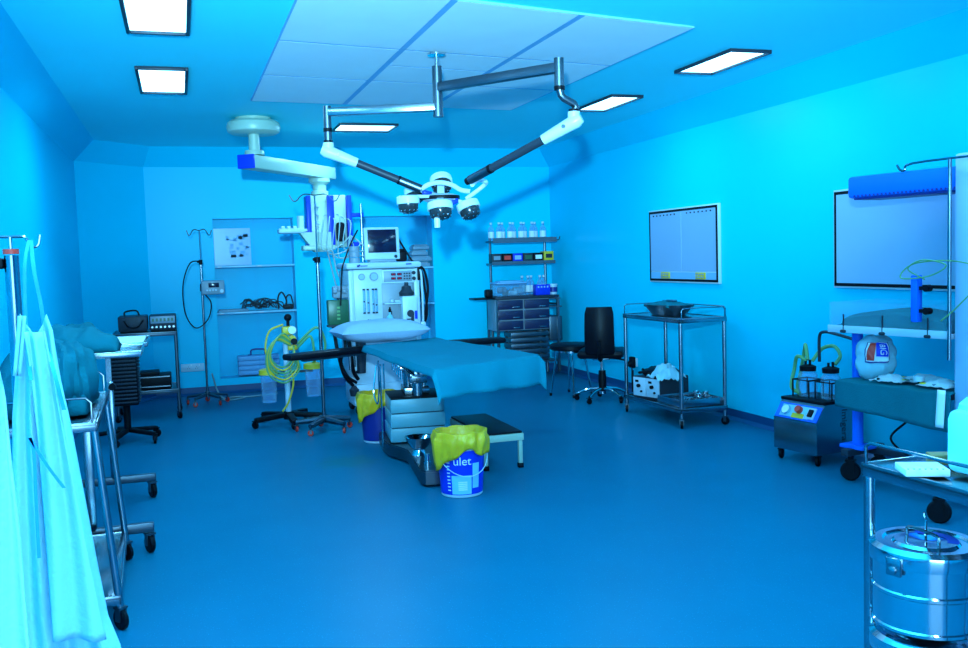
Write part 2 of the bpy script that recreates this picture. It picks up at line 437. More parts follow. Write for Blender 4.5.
def knuckle(a, c, name):
    """white cast elbow tapering from a towards c"""
    d = (c-a); up = V((0, 0, 1)); sd = up.cross(d).normalized(); n2 = d.cross(sd).normalized()
    b = MB(); L = d.length; dn = d.normalized()
    secs = []
    for k in range(9):
        u = k/8; r = .045*(1-u)+.032*u
        if k == 0: r = .03
        secs.append((a-dn*.05+dn*(L+.05)*u, r))
    b.tube([s_[0] for s_ in secs], [s_[1] for s_ in secs], 16)
    b.cyl(a+V((0, 0, -.02)), a+V((0, 0, .06)), .036, n=18)
    k_ = t.part(name, b, 'white')
    t.part('pivot_cap', MB().cyl(a+dn*.06-sd*.05, a+dn*.06+sd*.05, .012, n=10), 'dsteel', k_)
lk2 = AY(357, 163, 6.28); knuckle(V((le.x, le.y, lk.z)), lk2, 'left_elbow')
lend = AY(421, 189, 6.2)
b = MB(); b.cyl(lk2, lk2.lerp(lend, .66), .026, n=16); sa = t.part('left_spring_arm', b, 'dgrey')
b = MB(); b.cyl(lk2.lerp(lend, .64), lk2.lerp(lend, .67), .030, n=16); t.part('collar', b, 'black', sa)
b = MB(); b.cyl(lk2.lerp(lend, .67), lend, .029, n=16); t.part('arm_sleeve', b, 'dsteel', sa)
b = MB(); b.cyl((re.x, re.y, re.z-.11), (re.x, re.y, re.z+.055), .029, n=18); jr = t.part('right_joint', b, 'dsteel')
b = MB(); b.cyl((re.x, re.y, re.z-.13), (re.x, re.y, re.z-.108), .032); t.part('collar', b, 'black', jr)
rk = AY(574, 122, 5.2)
b = MB(); b.tube([V((re.x, re.y, re.z-.12)), AY(561, 95, 5.2), AY(563.5, 98, 5.2), AY(574, 104, 5.2), AY(576, 107, 5.2), V((rk.x, rk.y, rk.z+.05))], .022, 14); dg = t.part('dogleg', b, 'dsteel')
b = MB(); b.cyl((rk.x, rk.y, rk.z+.055), (rk.x, rk.y, rk.z+.075), .03); t.part('collar', b, 'black', dg)
rk2 = AY(543, 140, 5.32); knuckle(rk, rk2, 'right_elbow')
rend = AY(470, 180, 5.85)
b = MB(); b.cyl(rk2, rk2.lerp(rend, .70), .026, n=16); sa = t.part('right_spring_arm', b, 'dgrey')
b = MB(); b.cyl(rk2.lerp(rend, .69), rk2.lerp(rend, .72), .03, n=16); t.part('collar', b, 'black', sa)
b = MB(); b.cyl(rk2.lerp(rend, .72), rend, .029, n=16); t.part('arm_sleeve', b, 'dsteel', sa)
b = MB(); b.cyl(rend, rend+(rend-rk2).normalized()*.03, .024, n=14); t.part('end_plug', b, 'black', sa)
b = MB(); b.tube([rend+V((.02, .02, -.03)), AY(478, 180, 6.0), AY(486, 182, 6.05), AY(482, 187, 6.1), AY(466, 199, 6.12)], .014, 10, smooth=5)
t.part('right_yoke', b, 'white')
b = MB(); b.tube([lend, AY(430, 184, 6.2), AY(441, 182.5, 6.22), AY(452, 185, 6.22), AY(461, 190, 6.22), AY(470, 191.5, 6.2)], .016, 10, smooth=5)
t.part('left_yoke', b, 'white')
hc = AY(441, 198, 6.2)
b = MB(); b.lathe([(0, .03), (.06, .03), (.12, .015), (.125, -.012), (.09, -.03), (0, -.03)], hc, 24); hb = t.part('lamp_head', b, 'white')
t.part('light_ring', MB().lathe([(.126, -.012), (.128, .004), (.1262, .014)], hc, 24), 'black', hb)
def pod(px, py, y, r, tilt, az, h=.055, lens=True):
    c = AY(px, py, y)
    R = Matrix.Rotation(az, 3, 'Z') @ Matrix.Rotation(tilt, 3, 'X')
    b = MB(); b.lathe([(0, h*.5), (r*.8, h*.5), (r*.97, h*.36), (r, 0), (r, -h*.42), (r*.96, -h*.5), (0, -h*.5)], c, 26, R)
    d = hc-c; d2 = V((d.x, d.y, d.z))
    b.bar(c+R@V((0, 0, h*.4)), hc+V((0, 0, .01)), .05, .022, bev=.006)
    po = t.part('lamp_pod', b, 'white')
    l = MB(); l.lathe([(r*.88, -h*.5+.001), (r*.86, -h*.5-.03), (r*.66, -h*.5-.052), (.3*r, -h*.5-.062), (0, -h*.5-.064)], c, 24, R)
    le_ = t.part('lens', l, 'led', po)
    l = MB()
    for a in range(12):
        for rr, zz in ((.78, -.044), (.45, -.0585)):
            if rr < .5 and a % 2: continue
            l.ball(c+R@V((rr*r*math.cos(a*PI/6), rr*r*math.sin(a*PI/6), -h*.5+zz)), .006, 6, 4)
    t.part('lens_dots', l, 'chrome', po)
    return po
pod(440, 206, 5.95, .084, -.22, 0)
pod(468, 206, 6.05, .078, -.42, .55)
pod(408, 200, 6.08, .076, -.05, .4)
pod(414, 191, 6.42, .070, -.35, .2)
pod(441, 181, 6.40, .080, -.62, -.1)
b = MB(); c = AY(437, 216, 5.93); b.cyl(c+V((0, 0, .02)), c-V((0, 0, .075)), .021, .019, n=14); t.part('sterile_handle', b, 'white')
b = MB(); c = AY(454, 202, 6.1); b.box(c, (.06, .05, .03), .006, R=Matrix.Rotation(-.4, 3, 'Y')); c = AY(427, 193, 6.25); b.box(c, (.06, .05, .028), .006, R=Matrix.Rotation(.2, 3, 'Y'))
t.part('blue_clip', b, 'blue', label='bright blue clip between two pods')

# ------------------------------------------------------------------ ceiling pendant with gas outlets
p0 = V((.71, 9.0, 0)); pe = V((1.43, 9.95, 0)); dirp = (pe-p0).normalized()
t = Thing('supply_pendant', 'cream ceiling pendant arm with blue end cap carrying a gas supply head', 'medical pendant', (p0.x, p0.y, ZC), world=True)
t.part('ceiling_disc', MB().lathe([(0, ZC-.15), (.2, ZC-.15), (.235, ZC-.13), (.245, ZC-.09), (.235, ZC-.05), (.21, ZC-.03), (0, ZC-.03)], p0, 40), 'cream')
t.part('ceiling_mount', MB().lathe([(.16, ZC-.031), (.16, ZC)], p0, 24), 'cream')
t.part('post', MB().lathe([(.05, ZC-.14), (.05, 2.55), (.085, 2.55), (.09, 2.535), (.09, 2.51)], p0, 24), 'cream')
s0 = p0-dirp*.13; s1 = pe+dirp*.22
b = MB(); b.bar(V((s0.x, s0.y, 2.44)), V((s1.x, s1.y, 2.44)), .17, .125, bev=.012); arm = t.part('beam', b, 'cream')
b = MB(); e0 = s0-dirp*.03; b.bar(V((e0.x, e0.y, 2.44)), V((s0.x, s0.y, 2.44))-dirp*.001, .172, .127, bev=.006); t.part('end_cap', b, 'blue', arm, label='deep blue end cap')
t.part('drop_joint', MB().lathe([(.11, 2.375), (.11, 2.34), (.07, 2.31), (.07, 2.25), (.09, 2.24), (.09, 2.2), (.075, 2.19), (.075, 2.12)], pe, 24), 'cream')
hx0, hx1 = AY(305, 200, 9.95).x, AY(347, 200, 9.95).x; zt, zb = AY(320, 196, 9.95).z, AY(325, 248, 9.95).z
hx = (hx0+hx1)/2; hw = hx1-hx0
b = MB(); b.box((hx, 9.95, (zt+zb)/2), (hw-.07, .26, zt-zb), .012); hd = t.part('supply_head', b, 'cream')
b = MB()
for x in (hx0+.01, hx+.02, hx1-.01): b.box((x, 9.81 if abs(x-hx) < .1 else 9.86, (zt+zb)/2+.01), (.045 if abs(x-hx) > .1 else .07, .06 if abs(x-hx) < .1 else .22, (zt-zb)*.94), .008)
t.part('blue_strip', b, 'blue', hd, label='royal blue corner strips')
b = MB()
for k in range(4): b.lathe([(0, .03), (.022, .03), (.026, 0)], (hx0+.11+.0*k, 9.82, zt-.1-.09*k), 14, frame3((1, 0, 0), (0, 0, 1)))
t.part('gas_outlet', b, 'plastic', hd)
b = MB(); b.box((hx-.13, 9.76, zb+.0), (hw*.75, .2, .05), .01); b.extr([(hx0-.1, 9.7, zb+.16), (hx0+.22, 9.7, zb+.16), (hx0+.22, 9.7, zb-.04), (hx0+.05, 9.7, zb-.04)], (0, .16, 0))
t.part('shelf_bracket', b, 'cream')
tr = AY(291, 231, 9.75)
b = MB(); b.box(tr, (.26, .16, .05), .012); b.bar(tr, V((hx0+.05, 9.8, tr.z+.01)), .05, .025)
for k in range(3): b.box(tr+V((-.08+.06*k, 0, .035)), (.035, .05, .03), .006)
b.cyl(tr+V((.1, 0, .02)), tr+V((.1, 0, .15)), .035, n=16)
t.part('side_tray', b, 'plastic')
rp = AY(361, 225, 9.9)
b = MB()
for z in (AY(355, 215, 9.9).z, AY(355, 244, 9.9).z): b.box(((hx1+rp.x)/2, 9.9, z), (rp.x-hx1+.06, .03, .045), .006)
t.part('side_rail', b, 'blue', label='royal blue side rail')
b = MB(); b.cyl((rp.x, 9.87, AY(360, 204, 9.9).z), (rp.x, 9.87, AY(360, 262, 9.9).z), .013, n=12); t.part('rail_pole', b, 'steel')
b = MB()
for k in range(6):
    x = hx-.03+.036*k; z = zt-.2-.02*(k % 3)
    b.tube([(x, 9.79, z), (x-.05+.02*k, 9.66, z-.06), (x+.02*(k-4), 9.62, zb-.02-.03*(k % 4)), (x+.12+.03*k, 9.68, zb+.02-.05*(k % 3)), (hx1-.02, 9.72, zb+.12)], .0065, 6, smooth=5)
t.part('tube_bundle', b, 'pcable')
b = MB(); b.box((hx+.11, 9.78, zb+.16), (.09, .08, .2), .03); t.part('black_pouch', b, 'black')
b = MB()
b.tube([(hx+.0, 9.75, zb), (hx+.1, 9.7, zb-.35), (hx+.45, 9.6, zb-.42), (1.66, 9.5, zb-.3)], .008, 6, smooth=7)
b.tube([(hx-.05, 9.75, zb), (hx+.1, 9.7, zb-.6), (hx+.35, 9.6, zb-.62), (1.60, 9.5, zb-.55), (1.55, 9.45, zb-.4)], .007, 6, smooth=7)
t.part('hose', b, 'pcable')

# ------------------------------------------------------------------ operating table
RT = math.radians(-6.5)      # table frame: local x to its right, local y towards the head
OT = V((1.66, 6.75, 0))
t = Thing('operating_table', 'operating table on a stepped pale column with long steel floor base', 'operating table', OT, RT)
RM = Matrix.Rotation(RT, 3, 'Z')
def ot(p): return RM.inverted()@(V(p)-OT)
b = MB()
outl = [(-.10, -.84), (.24, -.84), (.26, -.78), (.26, .2), (.27, .42), (.27, .72), (-.27, .72), (-.27, .38), (-.25, .2), (-.17, .02), (-.13, -.1), (-.13, -.78)]
b.prism(outl, .02, .10)
b.prism([(x*.97, y*.985) for x, y in outl], .10, .112)
bs_ = t.part('floor_base', b, 'dsteel')
b = MB()
for x in (-.05, .18):
    for y in (-.72, .6): b.cyl((x, y, 0), (x, y, .02), .035)
t.part('foot', b, 'black', bs_)
b = MB(); b.cyl((-.06, -.66, .11), (-.06, -.66, .14), .028); b.cyl((-.06, -.66, .14), (-.06, -.66, .19), .02); t.part('pedal', b, 'chrome', bs_)
for k in range(3):
    b = MB(); w = .41+.008*(2-k); b.box((-.012, .39, .118+.055+.111*k), (w, .46+.008*(2-k), .104), .006); t.part('column_cover', b, 'box')
    if k < 2: b = MB(); b.box((-.012, .39, .118+.1115+.111*k), (w-.02, .44, .012)); t.part('cover_joint', b, 'dgrey')
b = MB(); b.box((-.012, .39, .453), (.41, .46, .012), .004); t.part('column_top', b, 'black')
b = MB()
b.box((0, .39, .49), (.20, .24, .06), .01)
for x in (-.06, .06): b.cyl((x, .33, .46), (x, .33, .72), .022); b.cyl((x, .47, .46), (x, .47, .72), .022)
b.cyl((.0, .25, .46), (0, .25, .64), .04); b.box((0, .2, .60), (.14, .05, .08), .01)
t.part('lift', b, 'steel')
b = MB()
for s in (-1, 1):
    b.box((s*.20+.05, .1, .72), (.012, 1.5, .028), .003)
    b.box((s*.16+.05, .15, .735), (.04, 1.6, .04), .006)
for y in (-.6, -.2, .4, .85): b.box((.05, y, .735), (.36, .05, .035), .005)
t.part('side_rails', b, 'steel')
b = MB(); b.box((.06, -.37, .775), (.36, .72, .05), .02); b.box((.05, .4, .775), (.42, .78, .05), .02); b.box((.02, .95, .775), (.42, .28, .05), .02)
t.part('mattress', b, 'blackv')
def armboard(p, q, w):
    p, q = ot(p), ot(q)
    b = MB(); b.bar(p, q, w, .05, bev=.018); ab = t.part('arm_board', b, 'blackv')
    b = MB(); m = p.lerp(q, .12); b.bar(p-V((0, 0, .035)), p.lerp(q, .8)-V((0, 0, .035)), .06, .02); b.cyl(m-V((0, 0, .03)), m-V((0, 0, .14)), .014); b.cyl(p.lerp(q, .2)-V((0, 0, .03)), p.lerp(q, .2)-V((0, 0, .16)), .012)
    t.part('clamp', b, 'dsteel', ab)
armboard((1.44, 7.80, .765), (.76, 7.50, .76), .15)
armboard((2.04, 7.92, .76), (2.74, 7.99, .755), .14)
b = MB()
for x, y, z0 in ((-.30, .0, .12), (-.29, .28, .5), (-.27, .05, .55)): b.cyl((x, y, z0), (x, y, .74), .006, n=8)
b.tube([(-.3, .35, .7), (-.33, .3, .5), (-.31, .2, .42), (-.3, .1, .6)], .006, 6, smooth=6)
t.part('hanging_rod', b, 'chrome')
for k in range(5): t.part('rail_clamp', MB().cyl((-.175, -.3+.15*k, .66), (-.175, -.3+.15*k, .75), .012).box((-.175, -.3+.15*k, .735), (.03, .03, .03), .005), 'chrome')

# drape over the table
HLp, HRp, FRp, FLp = V((1.40, 7.62, .808)), V((2.12, 8.0, .808)), V((2.36, 6.12, .808)), V((1.47, 5.62, .812))
def drp(u, v):
    # u across (0 left .. 1 right), v head 0 .. foot 1 ; margins hang down
    uu = min(max((u-.06)/.84, 0), 1); vv = min(v/.84, 1)
    p = (HLp*(1-uu)+HRp*uu)*(1-vv)+(FLp*(1-uu)+FRp*uu)*vv
    fo = V((.05, -.1, 0)).normalized()
    z = 0; o = V((0, 0, 0))
    if v > .84:
        k = (v-.84)/.16; fw = V((.49, -.87, 0)); o += fw*(.02*math.sin(k*PI/2)+.035*k*(1-uu)+.012*math.sin(uu*17)*k); z -= (.175+.03*uu)*k**1.15
    if u < .06: k = (.06-u)/.06; o += V((-1, -.1, 0))*.02*k; z -= (.045+.0*vv)*k
    if u > .90: k = (u-.90)/.10; o += V((1, .15, 0))*(.03*k+.015*math.sin(vv*14)*k); z -= .05*k
    n = noise.noise(V((p.x*5, p.y*5, 1.7)))*.006+noise.noise(V((p.x*2, p.y*2, 5)))*.006
    return p+o+V((0, 0, z+n))
single('surgical_drape', MB().grid(drp, 50, 60), 'drape', 'blue-green cloth drape covering the operating table and hanging over its foot', 'drape', solid=.004)

# pillow
def pil(u, v):
    return None
pb = MB()
def pface(sg):
    def fn(u, v):
        x, y = u*2-1, v*2-1
        e = (1-abs(x)**3.2)*(1-abs(y)**3.2)
        k = 1-.10*(1-abs(x))*(abs(y)**2)-.0
        ky = 1-.12*(1-abs(y))*0
        cx = x*.395*(1-.06*(1-y*y)*0+0)*(1-.05*(1-abs(y)**2)); cy = y*.235*(1-.07*(1-abs(x)**2))
        h = .095*max(e, 0)**.55+.008*noise.noise(V((x*2.2, y*2.2, 3*sg)))*max(e, 0)**.4
        return V((cx, cy, sg*h))
    return fn
for sg in (1, -1): pb.grid(pface(sg), 28, 18)
po = single('pillow', MB().add([V((1.60, 7.93, .905))+Matrix.Rotation(.12, 3, 'Z')@v for v in pb.v], pb.f), 'pillow', 'white pillow lying at the head of the operating table', 'pillow')

# ------------------------------------------------------------------ bins, step, bowls
def bin_(loc, lab, front=True):
    t = Thing('waste_bucket', lab, 'waste bucket', loc, group='lined paint buckets')
    b = MB(); b.lathe([(.125, .0), (.132, .006), (.150, .335), (.158, .34), (.158, .362), (.150, .366), (.146, .36), (.128, .012), (0, .012)], n=40); bk = t.part('bucket', b, 'white')
    b = MB(); b.lathe([(.1345, .02), (.1515, .30)], n=40); t.part('label_wrap', b, 'blue' if front else 'navy', bk, label='printed deep blue label')
    b = MB()
    def bagf(u, v):
        a = u*2*PI
        low = .235+.055*math.sin(a*1+2.4)+.03*math.sin(a*3+.5)+.012*math.sin(a*7)
        prof = [(.120, .22), (.140, .36), (.160, .412), (.170, .409), (.182, .36), (.172, None)]
        k = v*(len(prof)-1); i = min(int(k), len(prof)-2); f = k-i
        r0, z0 = prof[i]; r1, z1 = prof[i+1]
        z0 = low if z0 is None else z0; z1 = low if z1 is None else z1
        r = r0*(1-f)+r1*f; z = z0*(1-f)+z1*f
        kk = .25+.75*min(1, max(0, (v-.45)*3)); w = (.006*math.sin(a*9+v*3)+.005*math.sin(a*17+1+v*6)+.014*noise.noise(V((math.cos(a)*3, math.sin(a)*3, v*5))))*kk
        return V(((r+w)*math.cos(a), (r+w)*math.sin(a), z+.010*noise.noise(V((math.cos(a)*2, math.sin(a)*2, 7)))+w*.4))
    b.grid(bagf, 90, 24, closed_u=True); t.part('bag_liner', b, 'yellow', bk, label='yellow plastic bag folded over the rim', solid=.002)
    if front:
        b = MB(); pts = []
        for k in range(17):
            a = PI*(1.0+k/16.0); pts.append(V((.166*math.cos(a)-.0, .166*math.sin(a)-.012, .30-.155*math.sin(PI*k/16))))
        b.tube(pts, .0028, 6); t.part('wire_handle', b, 'white', bk)
        # printed marks on the label, laid on the wall of the bucket
        def curved(mb, a0, z0):
            o = MB()
            vs = []
            for v in mb.v:
                r = .1345+(z0+v.y-.02)/.28*.017+.0012; a = a0+v.x/.143
                vs.append(V((r*math.cos(a), r*math.sin(a), z0+v.y)))
            return o.add(vs, mb.f)
        def patch(w, h): return MB().grid(lambda u, v: V(((u-.5)*w, (v-.5)*h, 0)), 12, 2)
        I3 = Matrix.Identity(3); A0 = math.atan2(-5.6, -1.62)+.02
        t.part('label_panel', curved(patch(.13, .12), A0-.02, .085), 'lightblue', bk, label='light blue label panel')
        b = curved(text_mb('ulet', .075, I3, (0, 0, 0), 0), A0+.02, .235)
        t.part('lettering', b, 'paper', bk, label='white lettering')
        b = MB()
        for k in range(5): q = curved(patch(.016, .008), A0-.12-.0*k, .055+.012*k); b.add(q.v, q.f); q = curved(patch(.03, .008), A0+.0, .055+.012*k); b.add(q.v, q.f); q = curved(patch(.018, .008), A0+.17, .055+.012*k); b.add(q.v, q.f)
        b2 = MB(); [b2.add([v*1.002 if False else V((v.x*1.006, v.y*1.006, v.z)) for v in b.v], b.f)]
        t.part('small_print', b2, 'paper', bk)
        b = MB()
        for k in range(9): q = curved(patch(.022, .007), A0-.62, .05+.022*k); b.add(q.v, q.f)
        t.part('side_print', b, 'paper', bk)
        q = curved(patch(.05, .16), A0+.66, .14); t.part('pale_panel', q, 'lightblue', bk)
    return t
bin_((1.645, 5.70, 0), 'blue paint bucket with a yellow liner in front of the operating table foot')
bin_((1.515, 7.68, 0), 'dark bucket with a yellow liner half hidden behind the table column', front=False)

t = Thing('step_stool', 'low step stool with black top beside the operating table foot', 'step stool', (2.11, 6.64, 0), math.radians(0))
b = MB(); b.box((0, 0, .235), (.30, .86, .03), .006)
for s in (-1, 1): b.box((s*.145, 0, .225), (.014, .86, .05), .003); b.box((0, s*.425, .225), (.30, .014, .05), .003)
t.part('frame', b, 'cream')
b = MB(); b.box((0, 0, .257), (.285, .84, .016), .004); t.part('tread', b, 'blackv')
for sx in (-1, 1):
    for sy in (-1, 1):
        b = MB(); b.bar((sx*.13, sy*.405, .02), (sx*.13, sy*.405, .225), .03, .03, bev=.005); l = t.part('leg', b, 'cream')
        t.part('rubber_foot', MB().box((sx*.13, sy*.405, .0175), (.04, .04, .035), .006), 'black', l)

def bowl(c, r, h, lab, name='steel_bowl', cat='bowl'):
    b = MB(); b.lathe([(r*.55, 0), (r*.5, .008), (r*.38, h*.3), (r*.62, h*.48), (r*.95, h), (r, h+.004), (r*.9, h*.98), (r*.55, h*.52), (0, h*.42)], c, 28)
    return single(name, b, 'chrome', lab, cat)
bowl((1.56, 6.47, .1125), .105, .125, 'shiny steel footed bowl standing on the table base below the column')

# ------------------------------------------------------------------ IV poles
def ivpole(loc, h1, h2, lab, hook=.2, rz=0.0, name='iv_pole', casters=True, r=.012, base='dsteel', nleg=5, L=.28, thick=1.0):
    t = Thing(name, lab, 'iv pole', loc, rz)
    b = MB(); b.cyl((0, 0, .10), (0, 0, h1), r, n=14); t.part('pole', b, 'pipe')
    b = MB(); b.cyl((0, 0, h1), (0, 0, h2), r*.45, n=10); t.part('upper_rod', b, 'steel')
    t.part('clamp_knob', MB().cyl((0, 0, h1-.03), (0, 0, h1+.02), r*1.7, n=12).cyl((-.04, 0, h1), (0, 0, h1), .013), 'black')
    b = MB()
    for s in (-1, 1):
        b.tube([(0, 0, h2), (s*hook*.35, 0, h2+.012), (s*hook*.55, 0, h2-.005), (s*hook*.72, 0, h2-.045), (s*hook*.86, 0, h2-.045), (s*hook, 0, h2+.005)], .005, 8, smooth=5)
    t.part('hook', b, 'dsteel')
    b = MB(); b.cyl((0, 0, .085), (0, 0, .14), .03)
    for k in range(nleg):
        a = 2*PI*k/nleg+.3; e = V((L*math.cos(a), L*math.sin(a), .075))
        b.tube([(0, 0, .11), e*.5+V((0, 0, .06)), e+V((0, 0, .01))], [.019*thick, .017*thick, .013*thick], 8)
    t.part('base_star', b, base)
    for k in range(nleg):
        a = 2*PI*k/nleg+.3; caster(t, (L*math.cos(a), L*math.sin(a)), .085, .026, 'red', 'dsteel', a+.6, .02)
    return t
ivpole((.215, 10.62, 0), 1.55, 1.885, 'slim iv pole with red castors left of the recessed wall cabinet', .13, L=.22)
tp = Thing('infusion_pump', 'small grey infusion pump clamped to the slim left iv pole', 'infusion pump', (.215, 10.62, 1.18))
b = MB(); b.box((.11, -.05, .09), (.24, .14, .15), .015); bd = tp.part('housing', b, 'grey')
tp.part('display', MB().box((.12, -.122, .115), (.11, .006, .05), .002), 'screen', bd)
b = MB()
for k in range(4): b.box((.05+.03*k, -.122, .06), (.02, .008, .02), .003)
b.cyl((.2, -.11, .05), (.2, -.135, .05), .02); tp.part('keypad', b, 'plastic', bd)
b = MB(); b.bar((0, -.03, .09), (.02, .0, .09), .05, .06); b.cyl((-.0, 0, .05), (0, 0, .13), .022); tp.part('clamp', b, 'dgrey')
cb = MB(); cb.tube([(.215, 10.57, 1.56), (.10, 10.56, 1.53), (.02, 10.56, 1.30), (.03, 10.56, 1.0), (.13, 10.56, .84), (.26, 10.55, .93), (.30, 10.55, 1.1), (.24, 10.55, 1.2)], .0065, 8, smooth=8)
single('power_cable', cb, 'cable', 'black cable looping down beside the slim left iv pole', 'cable')

ivpole((1.155, 8.36, 0), 1.53, 2.09, 'tall chrome iv pole on a star base in front of the anaesthetic machine', .22, L=.25, r=.016, thick=1.7)

# ------------------------------------------------------------------ suction stand with yellow fittings
t = Thing('suction_stand', 'mobile suction stand with yellow-lidded jars and coiled yellow-green tubes', 'suction stand', (.90, 8.88, 0))
b = MB(); b.cyl((0, 0, .06), (0, 0, .92), .026, n=16); t.part('post', b, 'plastic')
b = MB(); b.cyl((.0, 0, .05), (0, 0, .12), .05)
for k in range(5):
    a = 2*PI*k/5+3.5; b.bar((0, 0, .095), (.34*math.cos(a), .34*math.sin(a), .075), .065, .045, bev=.012)
bb = t.part('base_star', b, 'black')
for k in range(5):
    a = 2*PI*k/5+3.5; caster(t, (.34*math.cos(a), .34*math.sin(a)), .08, .034, 'black', 'black', a+.5)
t.part('top_knob', MB().ball((.03, 0, 1.0), .035).cyl((.03, 0, .9), (.03, 0, .98), .015), 'black')
b = MB(); b.box((.02, 0, .88), (.10, .08, .08), .015); b.cyl((.06, -.04, .80), (.06, .04, .80), .035); b.box((.06, 0, .72), (.09, .09, .05), .012); t.part('regulator', b, 'yplas')
b = MB(); b.cyl((.06, -.06, .885), (.06, -.045, .885), .036, n=20); t.part('gauge', b, 'paper')
b = MB(); b.cyl((.07, -.10, .78), (.07, -.06, .78), .03); t.part('valve', b, 'black')
for x in (-.17, .24):
    b = MB(); b.lathe([(.0, .31), (.065, .31), (.075, .55), (.075, .56), (.07, .56), (.062, .315), (0, .315)], (x, 0, -.09 if x < 0 else -.06), 24); j = t.part('jar', b, 'glass')
    b = MB(); b.lathe([(0, .035), (.05, .035), (.085, .025), (.088, -.02), (.0, -.02)], (x, 0, .50 if x < 0 else .53), 24); b.cyl((x+.02, 0, .52), (x+.02, 0, .58), .014); t.part('lid', b, 'yplas', j)
    b = MB(); b.bar((0, 0, .49), (x, 0, .49), .03, .02); t.part('jar_arm', b, 'dgrey')
for k in range(6):
    b = MB(); q = .012*k
    b.tube([(.04, -.05, .80-q), (-.03-q, -.09, .86-q), (-.11-q, -.10, .78-q), (-.15-q*.7, -.09, .66-q), (-.10-q, -.08, .57-.02*k), (-.02, -.07, .55-.03*k), (.05+q, -.06, .62-.02*k), (.07, -.05, .74-q)], .0085, 7, smooth=7)
    t.part('coiled_tube', b, 'yplas' if k % 3 == 1 else 'green')
b = MB(); b.tube([(-.12, -.05, .58), (-.19, -.06, .70), (-.15, -.05, .88), (-.02, -.04, .94)], .009, 7, smooth=7); b.tube([(.02, -.05, .55), (.05, -.06, .40), (.0, -.05, .22), (-.06, -.04, .13)], .009, 7, smooth=7); t.part('yellow_tube', b, 'yplas')
b = MB(); b.tube([(.1, -.04, .75), (.28, -.08, .90), (.36, -.05, .75), (.33, 0, .56)], .012, 8, smooth=8); b.tube([(.1, -.06, .72), (.22, -.1, .82), (.25, -.08, .62), (.24, 0, .55)], .012, 8, smooth=8)
t.part('loose_tube', b, 'green')

# ------------------------------------------------------------------ anaesthetic machine
AX0, AX1, AYF, AYB = 1.52, 2.235, 9.0, 9.55
aw = AX1-AX0; ac = (AX0+AX1)/2
t = Thing('anaesthetic_machine', 'pale anaesthetic machine with flow tubes and gauges behind the operating table', 'anaesthetic machine', (ac, 9.27, 0))
yf = AYF-9.27
b = MB(); b.box((0, .02, .86), (aw-.02, .50, 1.12), .02); b.box((0, -.02, .20), (aw-.04, .5, .22), .03); body = t.part('cabinet', b, 'plastic')
b = MB(); b.box((0, -.02, 1.455), (aw+.03, .60, .06), .025); t.part('top_shelf', b, 'plastic')
b = MB(); b.tube([(-.26, yf-.065, 1.455), (-.24, yf-.065, 1.465)], .008, 6); b.box((-.255, yf-.055, 1.455), (.025, .006, .02)); b.box((-.2, yf-.055, 1.455), (.07, .004, .008)); b.box((.24, yf-.055, 1.462), (.055, .004, .012)); t.part('maker_mark', b, 'navy')
for s in (-1, 1):
    b = MB(); b.box((s*(aw/2-.035), yf+.01, .93), (.06, .06, .98), .02); t.part('side_column', b, 'white')
# left flow-meter panel
b = MB(); b.box((-.155, yf+.01, 1.13), (.285, .03, .58), .008); fp = t.part('flow_panel', b, 'white')
for x, r, m in ((-.22, .032, 'grey'), (-.10, .042, 'grey')):
    b = MB(); b.cyl((x, yf-.005, 1.35), (x, yf-.025, 1.35), r, n=24); g = t.part('gauge', b, 'grey', fp); 
    t_ = MB(); t_.cyl((x, yf-.0255, 1.35), (x, yf-.028, 1.35), r*.74, n=24); t_.bar((x, yf-.029, 1.35), (x+r*.4, yf-.029, 1.35+r*.4), .004, .002)
    t.part('gauge_face', t_, 'board', fp)
for x in (-.205, -.165, -.115, -.085):
    b = MB(); b.cyl((x, yf-.02, 1.0), (x, yf-.02, 1.23), .011, n=10); t.part('flow_tube', b, 'glass', fp)
    b = MB(); b.cyl((x, yf-.02, 1.22), (x, yf-.02, 1.235), .013, n=10); b.cyl((x, yf-.02, .995), (x, yf-.02, 1.008), .013, n=10); b.ball((x, yf-.02, 1.05+.3*abs(x)), .009); b.bar((x+.013, yf-.012, 1.01), (x+.013, yf-.012, 1.22), .003, .002); t.part('tube_fitting', b, 'dgrey', fp)
b = text_mb('SHP', .06, frame3((1, 0, 0), (0, 0, 1)), (-.13, yf-.008, .915), .001); t.part('lettering', b, 'dgrey', fp)
b = MB(); b.box((-.155, yf-.006, .868), (.26, .004, .008)); t.part('panel_rule', b, 'grey', fp)
# right control display and bay
b = MB(); b.box((.145, yf+.005, 1.345), (.33, .05, .135), .01); cp = t.part('control_panel', b, 'white')
t.part('panel_face', MB().box((.135, yf-.022, 1.345), (.28, .006, .105), .003), 'grey', cp)
b = MB()
for x, z in ((.09, 1.365), (.15, 1.365), (.09, 1.325), (.15, 1.325)): b.box((x, yf-.027, z), (.045, .005, .022))
t.part('digit_window', b, 'screen', cp)
b = MB()
for x, z in ((.09, 1.365), (.15, 1.365), (.09, 1.325), (.15, 1.325)):
    for k in range(2): b.box((x-.008+.016*k, yf-.0303, z), (.006, .001, .012))
t.part('red_digits', b, 'redled', cp)
b = MB()
for i in range(3):
    for j in range(3): b.box((.2+.025*i, yf-.028, 1.32+.025*j), (.016, .008, .014), .003)
t.part('buttons', b, 'dgrey', cp)
for z in (1.32, 1.375): t.part('dial', MB().cyl((.292, yf-.02, z), (.292, yf-.045, z), .018, n=18), 'dgrey', cp)
b = MB(); b.box((.13, yf+.0, 1.08), (.31, .02, .40), .004); t.part('bay_back', b, 'grey')
